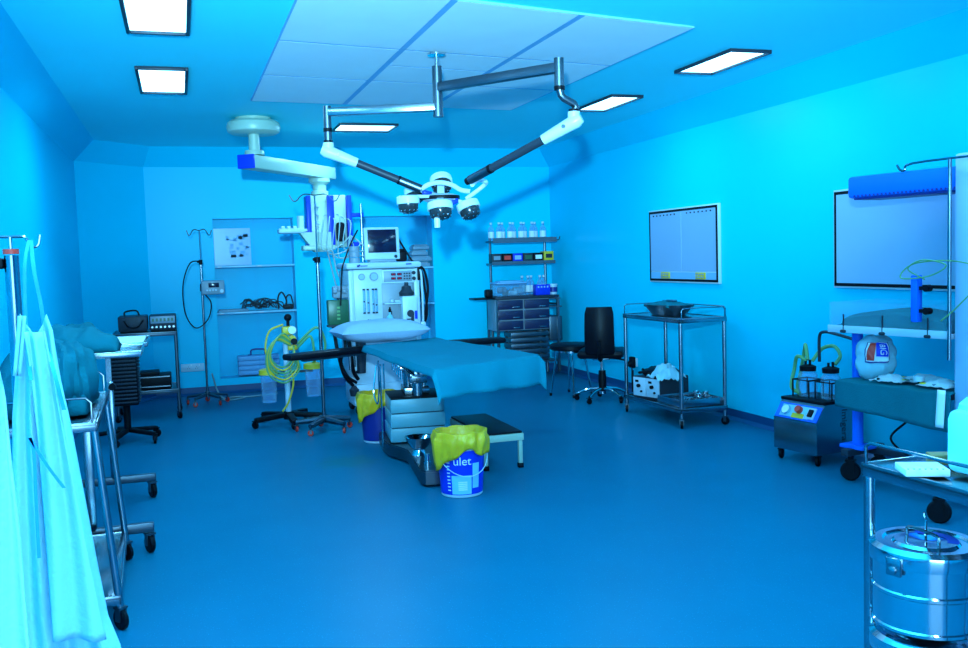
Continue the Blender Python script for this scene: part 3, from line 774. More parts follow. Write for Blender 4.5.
b = MB(); b.box((.08, yf-.05, 1.085), (.2, .11, .015), .003); b.box((.06, yf-.05, 1.11), (.03, .04, .03), .006); b.box((.12, yf-.05, 1.105), (.06, .03, .02), .006); t.part('bay_shelf', b, 'plastic')
b = MB(); b.box((.215, yf-.09, 1.01), (.15, .14, .29), .015); vp = t.part('vaporiser', b, 'white')
b = MB(); b.lathe([(.07, 0), (.075, .03), (.05, .06), (.045, .09), (.02, .1), (.02, .13), (0, .13)], (.2, yf-.09, 1.155), 20); t.part('dial_cap', b, 'dgrey', vp)
b = MB(); b.cyl((.215, yf-.162, .985), (.215, yf-.175, .985), .035, n=18); b.box((.235, yf-.163, .94), (.03, .006, .07)); b.box((.2, yf-.163, .93), (.05, .006, .012)); t.part('dial_window', b, 'dgrey', vp)
t.part('blue_tag', MB().box((.27, yf-.163, .97), (.025, .006, .08)), 'blue', vp, label='blue strip')
b = MB(); b.lathe([(.03, 0), (.035, .07), (.02, .09), (.012, .1), (.012, .12), (0, .12)], (.035, yf-.06, .88), 16); t.part('small_bottle', b, 'lightblue')
t.part('bottle_cap', MB().lathe([(.014, 0), (.014, .03), (.008, .035), (.008, .05), (0, .05)], (.035, yf-.06, 1.0), 12).lathe([(.006, 0), (.006, .03), (0, .03)], (.05, yf-.06, .98), 8), 'black')
b = MB()
for k, (x, m_) in enumerate(((.39, .02), (.42, -.03))):
    b.tube([(.36, -.1, 1.44), (x, -.2, 1.40), (x+.03, -.22, 1.2), (x+.02+m_, -.22, .95), (x-.03, -.2, .80), (.34, -.18, .86)], .012, 8, smooth=8)
t.part('breathing_hose', b, 'cable')
b = MB(); b.tube([(.345, yf-.03, 1.4), (.36, yf-.06, 1.35), (.365, yf-.06, .95), (.36, yf-.04, .85)], .01, 8, smooth=6); b.box((.36, yf-.06, .85), (.05, .05, .09), .012); t.part('white_hose', b, 'white')
b = MB(); b.box((.345, yf-.03, 1.36), (.03, .04, .12), .008); t.part('hose_grip', b, 'black')
for x in (-.28, .28):
    for y in (-.2, .2): caster(t, (x, y), .1, .045, 'black', 'dgrey', .5)
# green canister bracket at the left
gx = AY(339, 315, 8.95).x-ac
b = MB(); b.box((gx, yf+.02, 1.02), (.20, .10, .24), .012); gc = t.part('green_canister', b, 'dgreen', label='dark green see-through canister')
b = MB(); b.bar((gx, yf+.04, 1.15), (-.34, yf+.06, 1.2), .03, .03); b.box((gx, yf+.02, .89), (.21, .11, .02), .004); t.part('canister_bracket', b, 'dgrey', gc)
b = MB()
for k in range(4): b.box((gx+.0, yf-.033, .96+.035*k), (.03, .003, .02), .004)
t.part('canister_scale', b, 'green', gc)
b = MB(); b.box((gx+.04, yf+.06, 1.21), (.16, .08, .12), .02)
for k in range(3): b.ball((gx-.02+.045*k, yf+.01, 1.22+.02*(k % 2)), .026)
t.part('absorber_valves', b, 'grey', gc)
b = MB()
b.tube([(gx-.05, yf, .89), (gx-.03, yf-.06, .66), (gx+.03, yf-.03, .42), (gx+.12, yf+.02, .30)], .018, 7, smooth=7)
b.tube([(gx+.02, yf, .89), (gx+.05, yf-.05, .7), (gx+.0, yf-.05, .55), (gx+.06, yf-.04, .40), (gx+.15, yf+.0, .33)], .016, 7, smooth=7)
b.tube([(gx+.07, yf, .89), (gx+.10, yf-.05, .62), (gx+.12, yf-.03, .45), (gx+.17, yf+.02, .36)], .02, 7, smooth=7)
t.part('corrugated_hose', b, 'cable', gc)
b = MB(); b.lathe([(0, 0), (.05, .0), (.06, .2), (.06, .34), (.03, .4), (0, .4)], (gx+.2, yf+.02, .42), 18); b.lathe([(0, 0), (.04, 0), (.05, .06), (.02, .1), (0, .1)], (gx+.13, yf+.02, .2), 14); t.part('breathing_bag', b, 'dgrey', gc)

# patient monitor on the machine
mz = 1.487
t = Thing('patient_monitor', 'square patient monitor with dark screen on top of the anaesthetic machine', 'monitor', (AY(382, 255, 9.1).x, 9.1, mz))
R = Matrix.Rotation(-.08, 3, 'X')
b = MB(); b.box((0, .06, .19), (.30, .10, .26), .03, R=R); b.box((0, .0, .18), (.35, .05, .315), .012, R=R); hb = t.part('housing', b, 'plastic')
t.part('screen', MB().box((0, -.026, .205), (.28, .004, .225), .001, R=R), 'screen', hb)
b = MB(); b.cyl((.13, -.022, .055), (.13, -.042, .052), .016, n=16); t.part('knob', b, 'dgrey', hb)
b = MB()
for k in range(5): b.box((-.02+.03*k, -.026, .055), (.018, .006, .012), .002)
t.part('buttons', b, 'board', hb)
t.part('stand', MB().box((0, .03, .013), (.26, .16, .026), .008), 'grey')
b = MB()
for k in range(3): b.lathe([(0, 0), (.05, 0), (.055, .02), (.05, .05), (0, .05)], (1.615, 9.1, mz+.055*k), 18)
single('connector_stack', b, 'grey', 'stack of grey round fittings left of the patient monitor', 'fittings')
b = MB(); b.box((2.085, 9.12, mz+.055), (.10, .10, .11), .02); b.box((2.085, 9.07, mz+.115), (.05, .06, .02), .006)
single('sensor_box', b, 'black', 'small black box right of the patient monitor on the pale shelf', 'box')
b = MB(); b.tube([(1.675, 9.19, mz+.32), (1.60, 9.15, mz+.2), (1.50, 9.0, mz+.02), (1.46, 8.92, mz-.08), (1.43, 8.9, mz-.4)], .008, 7, smooth=7)
b.tube([(2.01, 9.19, mz+.32), (2.10, 9.22, mz+.2), (2.2, 9.22, mz+.03), (2.27, 9.3, mz-.06), (2.32, 9.3, mz-.4), (2.33, 9.3, mz-.7)], .010, 7, smooth=7)
single('monitor_cables', b, 'cable', 'black cables trailing down from both sides of the patient monitor', 'cable')

# ------------------------------------------------------------------ recessed cabinets in the back wall
def cabinet(x0, x1, lab, zs):
    t = Thing('wall_cabinet', lab, 'wall cabinet', ((x0+x1)/2, YB, RZ[0]))
    w = x1-x0
    for z in zs:
        t.part('shelf', MB().box((0, .15, z-RZ[0]), (w-.004, .28, .022), .003), 'lightblue')
    for s in (-1, 1):
        b = MB(); b.box((s*w/4*.98, .02+.012*s, (RZ[1]-RZ[0])/2), (w/2+.01, .005, RZ[1]-RZ[0]-.02)); t.part('glass_door', b, 'pane')
    b = MB(); e = .006
    for s in (-1, 1): b.box((s*(w/2-e/2), .02, (RZ[1]-RZ[0])/2), (e, .04, RZ[1]-RZ[0]))
    b.box((0, .02, RZ[1]-RZ[0]-e/2), (w, .04, e)); b.box((0, .02, e/2), (w, .04, e)); t.part('door_track', b, 'wall')
    b = MB()
    for z in zs:
        for x in (-w/2+.06, .05): b.box((x, .0, z-RZ[0]+.0), (.05, .008, .018), .002)
    t.part('clip', b, 'white')
    return t
cabinet(.38, 1.31, 'recessed glass-fronted wall cabinet holding a tangle of cables and a ribbed case', (1.485, .94))
cabinet(2.12, 3.02, 'recessed wall cabinet behind the anaesthetic machine and its monitor', (1.40, .95))
b = MB(); b.box((.60, YB+.20, 1.70), (.40, .004, .40)); t = Thing('wall_chart', 'pale printed chart standing in the top of the recessed cabinet with cables', 'chart', (.60, YB+.24, 1.50))
t.part('sheet', MB().box((0, 0, .22), (.44, .004, .44)), 'film')
b = MB(); rn = random.Random(3)
for k in range(26):
    b.box((-.0+rn.uniform(-.06, .2), -.003, .1+rn.uniform(0, .26)), (rn.uniform(.02, .07), .002, rn.uniform(.01, .05)))
t.part('print', b, 'tilebar')
b = MB(); rn = random.Random(5)
for k in range(11):
    cx = .74+.06*k*.55; pts = []
    a0 = rn.uniform(0, 6)
    for q in range(7):
        a = a0+q*1.1; pts.append((cx+.11*math.cos(a)*rn.uniform(.5, 1), YB+.14+.06*math.sin(a*.7), .965+abs(.14*math.sin(a))*rn.uniform(.4, 1)))
    b.tube(pts, .006, 6, smooth=5)
single('cable_tangle', b, 'cable', 'tangle of black leads on the middle shelf of the recessed cabinet', 'cables', (.9, YB+.14, .951))
b = MB(); b.tube([(1.10, YB+.1, .96), (1.10, YB+.1, 1.10), (1.15, YB+.1, 1.16), (1.2, YB+.1, 1.05), (1.16, YB+.12, .97)], .010, 7, smooth=8); b.box((1.22, YB+.13, .985), (.13, .1, .06), .025); b.tube([(1.2, YB+.11, .99), (1.2, YB+.1, 1.1), (1.25, YB+.1, 1.12), (1.28, YB+.1, 1.0)], .008, 7, smooth=6)
single('foot_switch', b, 'black', 'black foot switch with looped lead at the right end of the cabinet shelf', 'foot switch', (1.18, YB+.12, .951))
b = MB(); b.box((.58, YB+.14, .966), (.34, .2, .03), .006)
single('flat_tray', b, 'grey', 'flat grey tray left of the leads on the middle cabinet shelf', 'tray', (.58, YB+.14, .951))
t = Thing('ribbed_case', 'ribbed grey carrying case with arched handle at the bottom of the recessed cabinet', 'case', (.84, YB+.16, RZ[0]+.012))
b = MB()
for k in range(4): b.box((0, 0, .035+.058*k), (.48, .2, .052), .01)
b.box((0, .01, .12), (.46, .18, .22)); cs = t.part('shell', b, 'tilebar')
t.part('handle', MB().tube([(-.12, 0, .235), (-.085, 0, .245), (-.07, 0, .30), (.07, 0, .30), (.085, 0, .245), (.12, 0, .235)], .010, 8, smooth=3), 'navy')
t.part('latch', MB().box((.08, -.105, .03), (.05, .012, .03), .003), 'white')
for k in range(4):
    b = MB(); b.box((2.86+.02*(k % 2), YB+.16, 1.412+.02+.072*k), (.26-.05*(k > 1), .2, .045), .006); b.box((2.86+.02*(k % 2), YB+.16, 1.412+.05+.072*k), (.22-.05*(k > 1), .16, .02))
    single('steel_box', b, 'grey', ['lowest', 'second lowest', 'third', 'topmost'][k]+' of the flat boxes stacked beside the monitor in the right recess', 'box', group='flat boxes in the right recess')

# wall sockets
def socket(name, lab, loc, R, w, h, m, n):
    t = Thing(name, lab, 'wall socket', loc)
    b = MB(); b.box((0, 0, 0), (w, h, .02), .004, R=R); pl = t.part('plate', b, m)
    b = MB()
    for k in range(n):
        for dx, dy in ((-.012, -.008), (.012, -.008), (0, .012)): b.box(R@V(((k-(n-1)/2)*.09+dx, dy, .011)), (.006, .008, .003), R=R)
    t.part('socket_holes', b, 'black', pl)
    b = MB()
    for k in range(n): b.box(R@V(((k-(n-1)/2)*.09+.03, .028, .012)), (.012, .018, .008), .002, R=R)
    t.part('rocker', b, 'paper', pl)
socket('wall_socket', 'white double wall socket low on the back wall behind the slim iv pole', (.08, YB-.011, .33), frame3((1, 0, 0), (0, 0, 1)), .26, .09, 'plastic', 2)
sc_ = AX(636, 362, XR)
socket('wall_socket', 'single wall socket with black plug behind the steel trolley', (XR-.011, sc_.y, sc_.z), frame3((0, -1, 0), (0, 0, 1)), .09, .09, 'plastic', 1)
b = MB(); b.box((XR-.045, sc_.y, sc_.z), (.045, .085, .12), .012); b.tube([(XR-.05, sc_.y, sc_.z-.05), (XR-.05, sc_.y, sc_.z-.25), (XR-.06, sc_.y-.05, .25), (XR-.1, sc_.y-.1, .03)], .007, 7, smooth=6)
single('plug_lead', b, 'black', 'black plug and lead in the socket by the steel trolley', 'plug')
sp_ = AY(242, 254, YB-.01)

# ------------------------------------------------------------------ x-ray viewers on the right wall
def viewer(y0, y1, z0, z1, lab, tabs, m):
    t = Thing('wall_viewer', lab, 'x-ray viewer', (XR, (y0+y1)/2, (z0+z1)/2))
    w, h = y1-y0, z1-z0; R = frame3((0, -1, 0), (0, 0, 1))
    t.part('casing', MB().box((-.014, 0, 0), (w, h, .028), .004, R=R), 'white')
    b = MB(); e = .022
    for s in (-1, 1): b.box((-.030, s*(w/2-e/2-.014), 0), (e, h-.03, .008), R=R); b.box((-.030, 0, s*(h/2-e/2-.014)), (w-.03, e, .008), R=R)
    t.part('frame', b, 'black')
    if tabs:
        for s in (-1, 1): t.part('screen', MB().box((-.030, s*(w/4-.01), .04), (w/2-.03, h-.14, .004), R=R), m)
        t.part('lower_strip', MB().box((-.030, 0, -h/2+.065), (w-.06, .07, .004), R=R), 'tilebar')
        b = MB()
        for k in range(7):
            for s in (-1, 1): b.cyl((-.034, s*(w/4)+(k-3)*.07, h/2-.06), (-.040, s*(w/4)+(k-3)*.07, h/2-.06), .008, n=8)
        t.part('film_clip', b, 'dgrey')
        for y in (.31, -.35):
            sw = t.part('switch_plate', MB().box((-.036, y, -h/2+.07), (.17, .062, .012), .003, R=R), 'yplas', label='yellow switch plate')
            b = MB()
            for k in (-1, 0, 1):
                for j in (-1, 1): b.box((-.043, y+k*.05, -h/2+.07+j*.013), (.035, .014, .003), R=R)
            t.part('switch_marks', b, 'grey', sw)
    else:
        t.part('screen', MB().box((-.030, 0, 0), (w-.07, h-.07, .004), R=R), m)
viewer(7.35, 8.65, 1.20, 1.92, 'wall viewer with two yellow switch plates above the steel trolley', True, 'film')
viewer(4.35, 5.80, 1.20, 1.91, 'large blank pale wall panel behind the blue overhead hood', False, 'board')

# ------------------------------------------------------------------ storage rack in the back right corner
rx0, rx1, ry0, ry1 = 3.63, 4.46, 10.78, 11.18
rc = (rx0+rx1)/2; ryc = (ry0+ry1)/2
t = Thing('storage_rack', 'tall metal rack of bottles and boxes in the far right corner', 'storage rack', (rc, ryc, 0), world=True)
b = MB()
for x in (rx0+.05, rx1-.05):
    b.cyl((x, ry1-.04, .02), (x, ry1-.04, 1.74), .016, n=10)
for x in (rx0+.01, rx1-.03): b.bar((x, ry0+.02, .06), (x, ry0+.02, .98), .03, .03)
b.bar((rx0+.01, ry1-.02, .06), (rx0+.01, ry1-.02, .98), .03, .03); b.bar((rx1-.02, ry0+.02, .9), (rx1-.02, ry1, .9), .02, .02)
t.part('post', b, 'dsteel')
for z, d, lip in ((1.69, .3, .03), (1.415, .24, .02)):
    b = MB(); b.box((rc, ry1-.02-d/2, z), (rx1-rx0, d, .02), .003); b.box((rc, ry1-.02-d, z+.01), (rx1-rx0, .012, lip*2)); t.part('shelf', b, 'dsteel')
b = MB(); b.box((rc-.02, ryc, 1.0), (rx1-rx0, ry1-ry0+.02, .035), .006); t.part('counter', b, 'dgrey')
b = MB(); b.box((rc-.07, ryc+.02, .79), (.70, .34, .385), .004); dk = t.part('drawer_cabinet', b, 'grey')
for i in range(2):
    for j in range(3):
        x = rc-.07+(-.5+i)*.345; z = .79+(1-j)*.126
        d = t.part('drawer', MB().box((x, ry0+.012, z), (.325, .02, .108), .004), 'drawer')
        t.part('handle', MB().box((x+.07, ry0-.004, z-.03), (.085, .016, .012), .003), 'steel', d)
b = MB(); b.box((rx0-.13, ryc-.05, 1.0), (.28, .26, .018), .003); t.part('side_ledge', b, 'black')
b = MB(); b.box((rx1-.06, ryc, .87), (.17, .36, .012)); b.box((rx1-.06, ryc, .60), (.17, .36, .3), .01); b.box((rx1-.06, ryc, .97), (.16, .3, .012)); t.part('side_bay', b, 'dsteel')
b = MB(); b.box((rc-.02, ryc, .20), (rx1-rx0-.04, .36, .02)); t.part('low_shelf', b, 'dsteel')
b = MB(); b.tube([(rx1-.05, ry1-.06, 1.72), (rx1+.04, ry1-.1, 1.73), (rx1+.08, ry1-.1, 1.70), (rx1+.12, ry1-.1, 1.70), (rx1+.135, ry1-.1, 1.74)], .007, 6, smooth=5); t.part('pole_hook', b, 'dsteel')
# bottles and jars
def bottle(loc, lab, h=.2, r=.042, kind='glass', group=None, cap='white', liquid=None):
    t = Thing('glass_bottle', lab, 'bottle', loc, group=group)
    b = MB(); b.lathe([(r*.9, 0), (r, .008), (r, h*.62), (r*.85, h*.70), (r*.38, h*.80), (r*.36, h*.92)], n=14); bo = t.part('bottle', b, kind)
    b = MB(); b.lathe([(r*.42, h*.9), (r*.42, h), (0, h)], n=12); t.part('cap', b, cap)
    b = MB(); b.lathe([(r*1.01, h*.16), (r*1.01, h*.50)], n=14); t.part('label', b, 'paper' if liquid is None else liquid, bo)
    return t
first = None
g = 'clear bottles on the top rack shelf'
for k in range(10):
    x = rx0+.05+k*.072; y = ry1-.20 if k % 2 else ry1-.10
    lab = 'clear white-capped bottle in the row on the top shelf of the rack'
    if first is None: first = bottle((x, y, 1.70), lab, .225, .038, group=g)
    else: dup(first.o, (x, y, 1.70), random.random()*6)
b = MB()
for x0, x1 in ((rx0+.0, rx0+.38), (rx0+.40, rx0+.80)):
    pass
cols = ['dgrey', 'black', 'blue', 'dgrey', 'black', 'yplas']; nm = ['charcoal grey-labelled', 'black and red', 'blue', 'dark green-labelled', 'black and white', 'yellow']; lbs = ['grey', 'red', 'board', 'dgreen', 'paper', 'dgrey']
for k, c in enumerate(cols):
    x = rx0+.075+k*.137; hgt = .115 if c != 'yplas' else .13
    t = Thing('drug_carton', nm[k]+' carton in the row of small boxes on the middle rack shelf', 'carton', (x, ry1-.16, 1.426), group='cartons on the middle rack shelf')
    t.part('carton', MB().box((0, 0, hgt/2), (.125, .14, hgt), .004), c)
    t.part('carton_label', MB().box((0, -.0715, hgt*.55), (.085, .002, .05)), lbs[k])
t = Thing('instrument_box', 'wide clear lidded box on the left of the rack counter', 'box', (rx0+.21, ryc-.03, 1.018))
t.part('tub', MB().box((0, 0, .075), (.36, .26, .15), .012, taper=1.04), 'glass'); t.part('lid', MB().box((0, 0, .162), (.39, .28, .022), .008).box((0, 0, .18), (.28, .2, .016), .006), 'tilebar')
b = MB(); rn = random.Random(9)
for k in range(9): b.box((rn.uniform(-.13, .13), rn.uniform(-.08, .08), .04+.02*(k % 3)), (.03, .12, .06), .006, rz=rn.uniform(0, 3))
t.part('contents', b, 'grey')
for k in range(5):
    x = rx0+.44+.06*k if k < 3 else rx0+.66+.07*(k-3)
    bottle((x, ry1-.10-.05*(k % 2), 1.018), ['shorter clear bottle right of the lidded box on the rack counter', 'clear bottle second right of the lidded box on the rack counter', 'clear bottle left behind the blue carton on the rack counter', 'clear bottle behind the blue carton on the rack counter', 'clear bottle at the right end of the rack counter'][k], .24, .038, group='bottles on the rack counter')
t = Thing('glove_carton', 'royal blue glove carton on the rack counter', 'carton', (rx0+.62, ryc-.10, 1.018))
t.part('carton', MB().box((0, 0, .065), (.19, .11, .13), .004), 'blue'); t.part('opening', MB().box((0, -.0, .131), (.11, .05, .003)), 'paper')
b = MB(); [b.box((-.06+.04*k, -.056, .10), (.02, .002, .02)) for k in range(4)]; t.part('print', b, 'board')
t = Thing('white_tub', 'small pale tub with dark label at the right end of the rack counter', 'tub', (rx0+.78, ryc-.08, 1.018))
t.part('tub', MB().lathe([(0, 0), (.05, 0), (.055, .11), (0, .11)], n=18), 'plastic'); t.part('lid', MB().lathe([(.058, .11), (.058, .13), (0, .13)], n=18), 'white'); t.part('label', MB().lathe([(.0535, .03), (.0565, .09)], n=18), 'navy')
b = MB(); b.box((rx0-.06, ryc-.06, 1.009+.05), (.09, .1, .1), .02)
single('black_holder', b, 'black', 'small black holder on the side ledge left of the rack', 'holder')
t = Thing('slatted_crate', 'dark slatted crate on the floor shelf under the rack drawers', 'crate', (rc+.02, ryc-.02, .211))
b = MB()
for k in range(5): b.box((0, -.13, .05+.07*k), (.5, .02, .05), .004); b.box((0, .13, .05+.07*k), (.5, .02, .05), .004)
for s in (-1, 1):
    for k in range(5): b.box((s*.24, 0, .05+.07*k), (.02, .25, .05), .004)
    for q in (-1, 1): b.box((s*.225, q*.115, .19), (.03, .03, .36))
t.part('slats', b, 'dsteel'); t.part('bottom', MB().box((0, 0, .012), (.46, .24, .02)), 'dgrey')

# ------------------------------------------------------------------ chairs
CHR = math.radians(60)
t = Thing('swivel_chair', 'black swivel chair with tall backrest and five-star chrome base by the right wall', 'chair', (4.06, 8.75, 0), CHR)
b = MB(); b.box((.02, 0, .49), (.46, .47, .085), .04); b.ball((.02, 0, .52), (.2, .2, .035)); t.part('seat', b, 'blackv')
def bk(u, v):
    w = .140*(1-.06*v)*(1 if .06 < v < .9 else .9); y = (u-.5)*2*w
    return V((-.19+.0*v+.045*math.cos((u-.5)*PI)*-1+.0-.03*math.sin(v*PI), y, .50+.47*v))
b = MB(); b.grid(bk, 14, 16); t.part('backrest', b, 'blackv', solid=.05, sub=1)
b = MB(); b.tube([(-.05, 0, .44), (-.2, 0, .44), (-.29, 0, .50), (-.31, 0, .65)], .02, 8, smooth=4); t.part('back_bar', b, 'black')
b = MB(); b.cyl((0, 0, .30), (0, 0, .45), .018); b.box((0, 0, .44), (.2, .18, .03), .008); t.part('gas_post', b, 'chrome')
t.part('post_sleeve', MB().lathe([(.035, .1), (.042, .2), (.036, .31), (.0, .31)], n=18), 'black')
t.part('height_lever', MB().tube([(.02, -.05, .44), (.06, -.22, .41), (.08, -.27, .37)], .009, 7, smooth=4).ball((.08, -.275, .365), (.02, .03, .03)), 'black')
b = MB(); b.cyl((0, 0, .07), (0, 0, .13), .035)
for k in range(5):
    a = 2*PI*k/5+.2; b.tube([(0, 0, .125), (.15*math.cos(a), .15*math.sin(a), .115), (.27*math.cos(a), .27*math.sin(a), .068)], [.018, .016, .013], 8, smooth=4)
t.part('base_star', b, 'chrome')
for k in range(5):
    a = 2*PI*k/5+.2; caster(t, (.27*math.cos(a), .27*math.sin(a)), .065, .027, 'black', 'black', a+.9, .03)
t = Thing('padded_stool', 'black padded stool on slim chrome legs between the swivel chair and the rack', 'stool', (3.93, 9.26, 0), .5)
b = MB(); b.lathe([(0, .49), (.20, .49), (.225, .505), (.225, .54), (.20, .557), (0, .56)], n=32); t.part('seat', b, 'blackv')
b = MB(); b.lathe([(.12, .465), (.17, .465), (.17, .49), (.12, .49)], n=28); t.part('seat_ring', b, 'chrome')
for k in range(4):
    a = PI/4+PI/2*k; l = t.part('leg', MB().tube([(.14*math.cos(a), .14*math.sin(a), .49), (.22*math.cos(a), .22*math.sin(a), .015)], .011, 10), 'chrome')
    t.part('rubber_foot', MB().cyl((.222*math.cos(a), .222*math.sin(a), 0), (.22*math.cos(a), .22*math.sin(a), .03), .015, n=10), 'black', l)

# ------------------------------------------------------------------ steel trolley at the right wall
def trolley(name, lab, loc, rz, w, l, ztop, zlow, leg=.015, rail=.075, rails=('l', 'r', 'f', 'b'), cas=.035, group=None, m='steel', splay=0.0):
    """w along local x, l along local y"""
    t = Thing(name, lab, 'trolley', loc, rz, group)
    X, Y_ = w/2, l/2
    for sx in (-1, 1):
        for sy in (-1, 1):
            t.part('leg', MB().cyl((sx*(X-leg+splay), sy*(Y_-leg), cas*1.9), (sx*(X-leg), sy*(Y_-leg), ztop-.02), leg, n=14), m)
            caster(t, (sx*(X-leg+splay), sy*(Y_-leg)), cas*2.3, cas, 'black', 'dsteel', rz+.6*sx)
    for z, nm_ in ((ztop, 'top_shelf'), (zlow, 'lower_shelf')):
        w_ = w+2*splay*(1-z/ztop); X_ = w_/2
        b = MB(); b.box((0, 0, z-.012), (w_, l, .012), .003)
        for s in (-1, 1): b.box((s*(X_-.006), 0, z-.02), (.012, l, .04), .003); b.box((0, s*(Y_-.006), z-.02), (w_, .012, .04), .003)
        t.part(nm_, b, m)
    r = .005
    for k, (a, c) in {'l': ((-X, -Y_), (-X, Y_)), 'r': ((X, -Y_), (X, Y_)), 'f': ((-X, -Y_), (X, -Y_)), 'b': ((-X, Y_), (X, Y_))}.items():
        if k in rails:
            a, c = V((a[0], a[1], ztop))*1, V((c[0], c[1], ztop)); d = (c-a).normalized()
            a, c = a+d*.02, c-d*.02; u = V((0, 0, rail))
            t.part('guard_rail', MB().tube([a, a+u*.8, a+u+d*.02, c+u-d*.02, c+u*.8, c], r, 7), 'pipe')
    return t
TR = (4.185, 7.51); TRR = math.radians(1.0)
trolley('steel_trolley', 'two-shelf steel trolley under the wall viewer with yellow plates', (TR[0], TR[1], 0), TRR, .46, 1.03, .935, .17, .017, .085, rails=('f', 'b', 'r'))
# things on it
t = Thing('padded_basin', 'dark oval basin with folded cloth on top of the trolley under the viewer', 'basin', (4.20, 7.60, .932))
b = MB(); b.lathe([(.0, .0), (.13, .0), (.165, .05), (.185, .085), (.19, .095), (.175, .095), (.15, .05), (.11, .012), (0, .012)], n=36); b.v = [V((v.x*1.0, v.y*1.55, v.z)) for v in b.v]; t.part('basin', b, 'dsteel')
b = MB(); b.grid(lambda u, v: V(((u-.5)*.27, (v-.5)*.44, .085+.03*math.sin(u*PI)*math.sin(v*PI)+.012*noise.noise(V((u*5, v*6, 1))))), 16, 20); t.part('folded_cloth', b, 'teal', solid=.02)
t.part('clip', MB().box((.0, -.06, .13), (.05, .12, .015), .004).box((0, .04, .125), (.03, .1, .012), .004), 'steel')
t = Thing('generator_unit', 'pale-fronted electrical unit with black knobs on the lower shelf of the right trolley', 'electrical unit', (4.16, 7.70, .165), math.radians(-74))
t.part('case', MB().box((0, .0, .105), (.36, .36, .20), .01).box((.0, 0, .006), (.34, .34, .012)), 'dgrey')
for x, w in ((-.085, .16), (.085, .17)): 
    fp = t.part('front_panel', MB().box((x, -.183, .11), (w, .008, .17), .003), 'plastic')
    b = MB(); b.cyl((x, -.187, .12), (x, -.21, .12), .016, n=14); b.cyl((x+.03, -.187, .07), (x+.03, -.2, .07), .01, n=12); b.box((x-.03, -.189, .16), (.04, .004, .02)); t.part('knob', b, 'black', fp)
b = MB(); rn = random.Random(12)
for k in range(12):
    b.tube([(rn.uniform(-.16, .16), rn.uniform(-.16, .16), .215+rn.uniform(0, .05)) for q in range(5)], .013, 6, smooth=5)
b.ball((.0, .02, .225), (.19, .17, .055), fn=lambda d: 1+.12*noise.noise(d*3))
single('lead_pile', MB().add([t.loc+t.R@v for v in b.v], b.f), 'black', 'heap of black leads on top of the pale-fronted electrical unit', 'leads', t.loc+V((0, 0, .2)))
b = MB(); rn = random.Random(2)
def crump(u, v):
    x, y = (u-.5)*.26, (v-.5)*.26
    return V((x, y, .12*(1-abs(2*u-1)**2)*(1-abs(2*v-1)**2)+.05*noise.noise(V((u*4, v*4, 2)))+.02*noise.noise(V((u*11, v*11, 4)))))
b.grid(crump, 22, 22)
single('crumpled_cloth', MB().add([V((4.12, 7.52, .375))+v for v in b.v], b.f), 'gown', 'pale crumpled cloth thrown over the electrical unit', 'cloth', solid=.006)
t = Thing('instrument_tray', 'shallow steel tray of instruments on the lower shelf of the right trolley', 'instrument tray', (4.19, 7.23, .166), TRR)
b = MB(); b.box((0, 0, .006), (.40, .40, .01), .003)
for s in (-1, 1): b.box((s*.20, 0, .035), (.012, .40, .07), .003); b.box((0, s*.20, .035), (.41, .012, .07), .003)
t.part('tray', b, 'steel')
rn = random.Random(4)
for k in range(14):
    x, y, a = rn.uniform(-.15, .15), rn.uniform(-.14, .14), rn.uniform(0, 6); L = rn.uniform(.09, .16); d = V((math.cos(a), math.sin(a), 0))*L/2; z = .03+.012*(k % 4)
    b = MB(); b.bar(V((x, y, z))-d, V((x, y, z))+d, .012, .008)
    for s in (-1, 1): b.tube([V((x, y, z))+d+V((s*.012, 0, .004))+V((.014*math.cos(q), .014*math.sin(q), 0)) for q in [i*PI/4 for i in range(8)]], .003, 5, closed=True)
    w_ = [t.loc+t.R@v for v in b.v]
    single('surgical_clamp', MB().add(w_, b.f), 'chrome', 'small shiny clamp lying in the shallow steel tray on the right trolley', 'surgical instrument', group='clamps in the steel tray')
for k, (x, y) in enumerate(((.10, .06), (.16, .0), (.05, -.08))):
    single('small_cup', MB().lathe([(0, 0), (.02, 0), (.03, .045), (.027, .045), (.018, .004), (0, .004)], t.loc+V((x, y, .055)), 16), 'chrome', ['shiny cup at the back of the steel instrument tray', 'shiny cup at the wall end of the steel instrument tray', 'shiny cup at the front of the steel instrument tray'][k], 'cup', group='cups in the steel tray')

# ------------------------------------------------------------------ suction machine
SR = math.radians(-81)
SO = V((4.02, 5.53, 0)); fr = Matrix.Rotation(SR, 3, 'Z')
t = Thing('suction_machine', 'boxy suction machine on castors with blue control panel beside the infant warmer', 'suction machine', SO+fr@V((0, .21, 0)), SR)
W_, D_ = .40, .40
prof = [(-D_/2, .08), (-D_/2, .30), (-D_/2+.07, .405), (-D_/2+.075, .42), (D_/2, .42), (D_/2, .08)]
b = MB(); b.extr([(-W_/2, y, z) for y, z in prof], (W_, 0, 0)); cs = t.part('cabinet', b, 'steel')
e = V((0, .07, .105)).normalized(); nrm_ = V((0, -.105, .07)).normalized()
Rp = frame3((1, 0, 0), e); pc = V((0, -D_/2+.035, .3525))
t.part('control_panel', MB().box(pc+nrm_*.003, (W_-.01, .118, .008), .003, R=Rp), 'azure')
t.part('panel_plate', MB().box(pc+nrm_*.008+V((-.02, 0, 0)), (.27, .09, .004), .002, R=Rp), 'lightblue')
g = pc+nrm_*.011+V((-.10, 0, 0))
gb = t.part('gauge', MB().cyl(g, g+nrm_*.018, .036, n=24), 'chrome'); t.part('gauge_face', MB().cyl(g+nrm_*.018, g+nrm_*.02, .031, n=24).bar(g+nrm_*.022, g+nrm_*.022+e*.022, .004, .002), 'paper', gb)
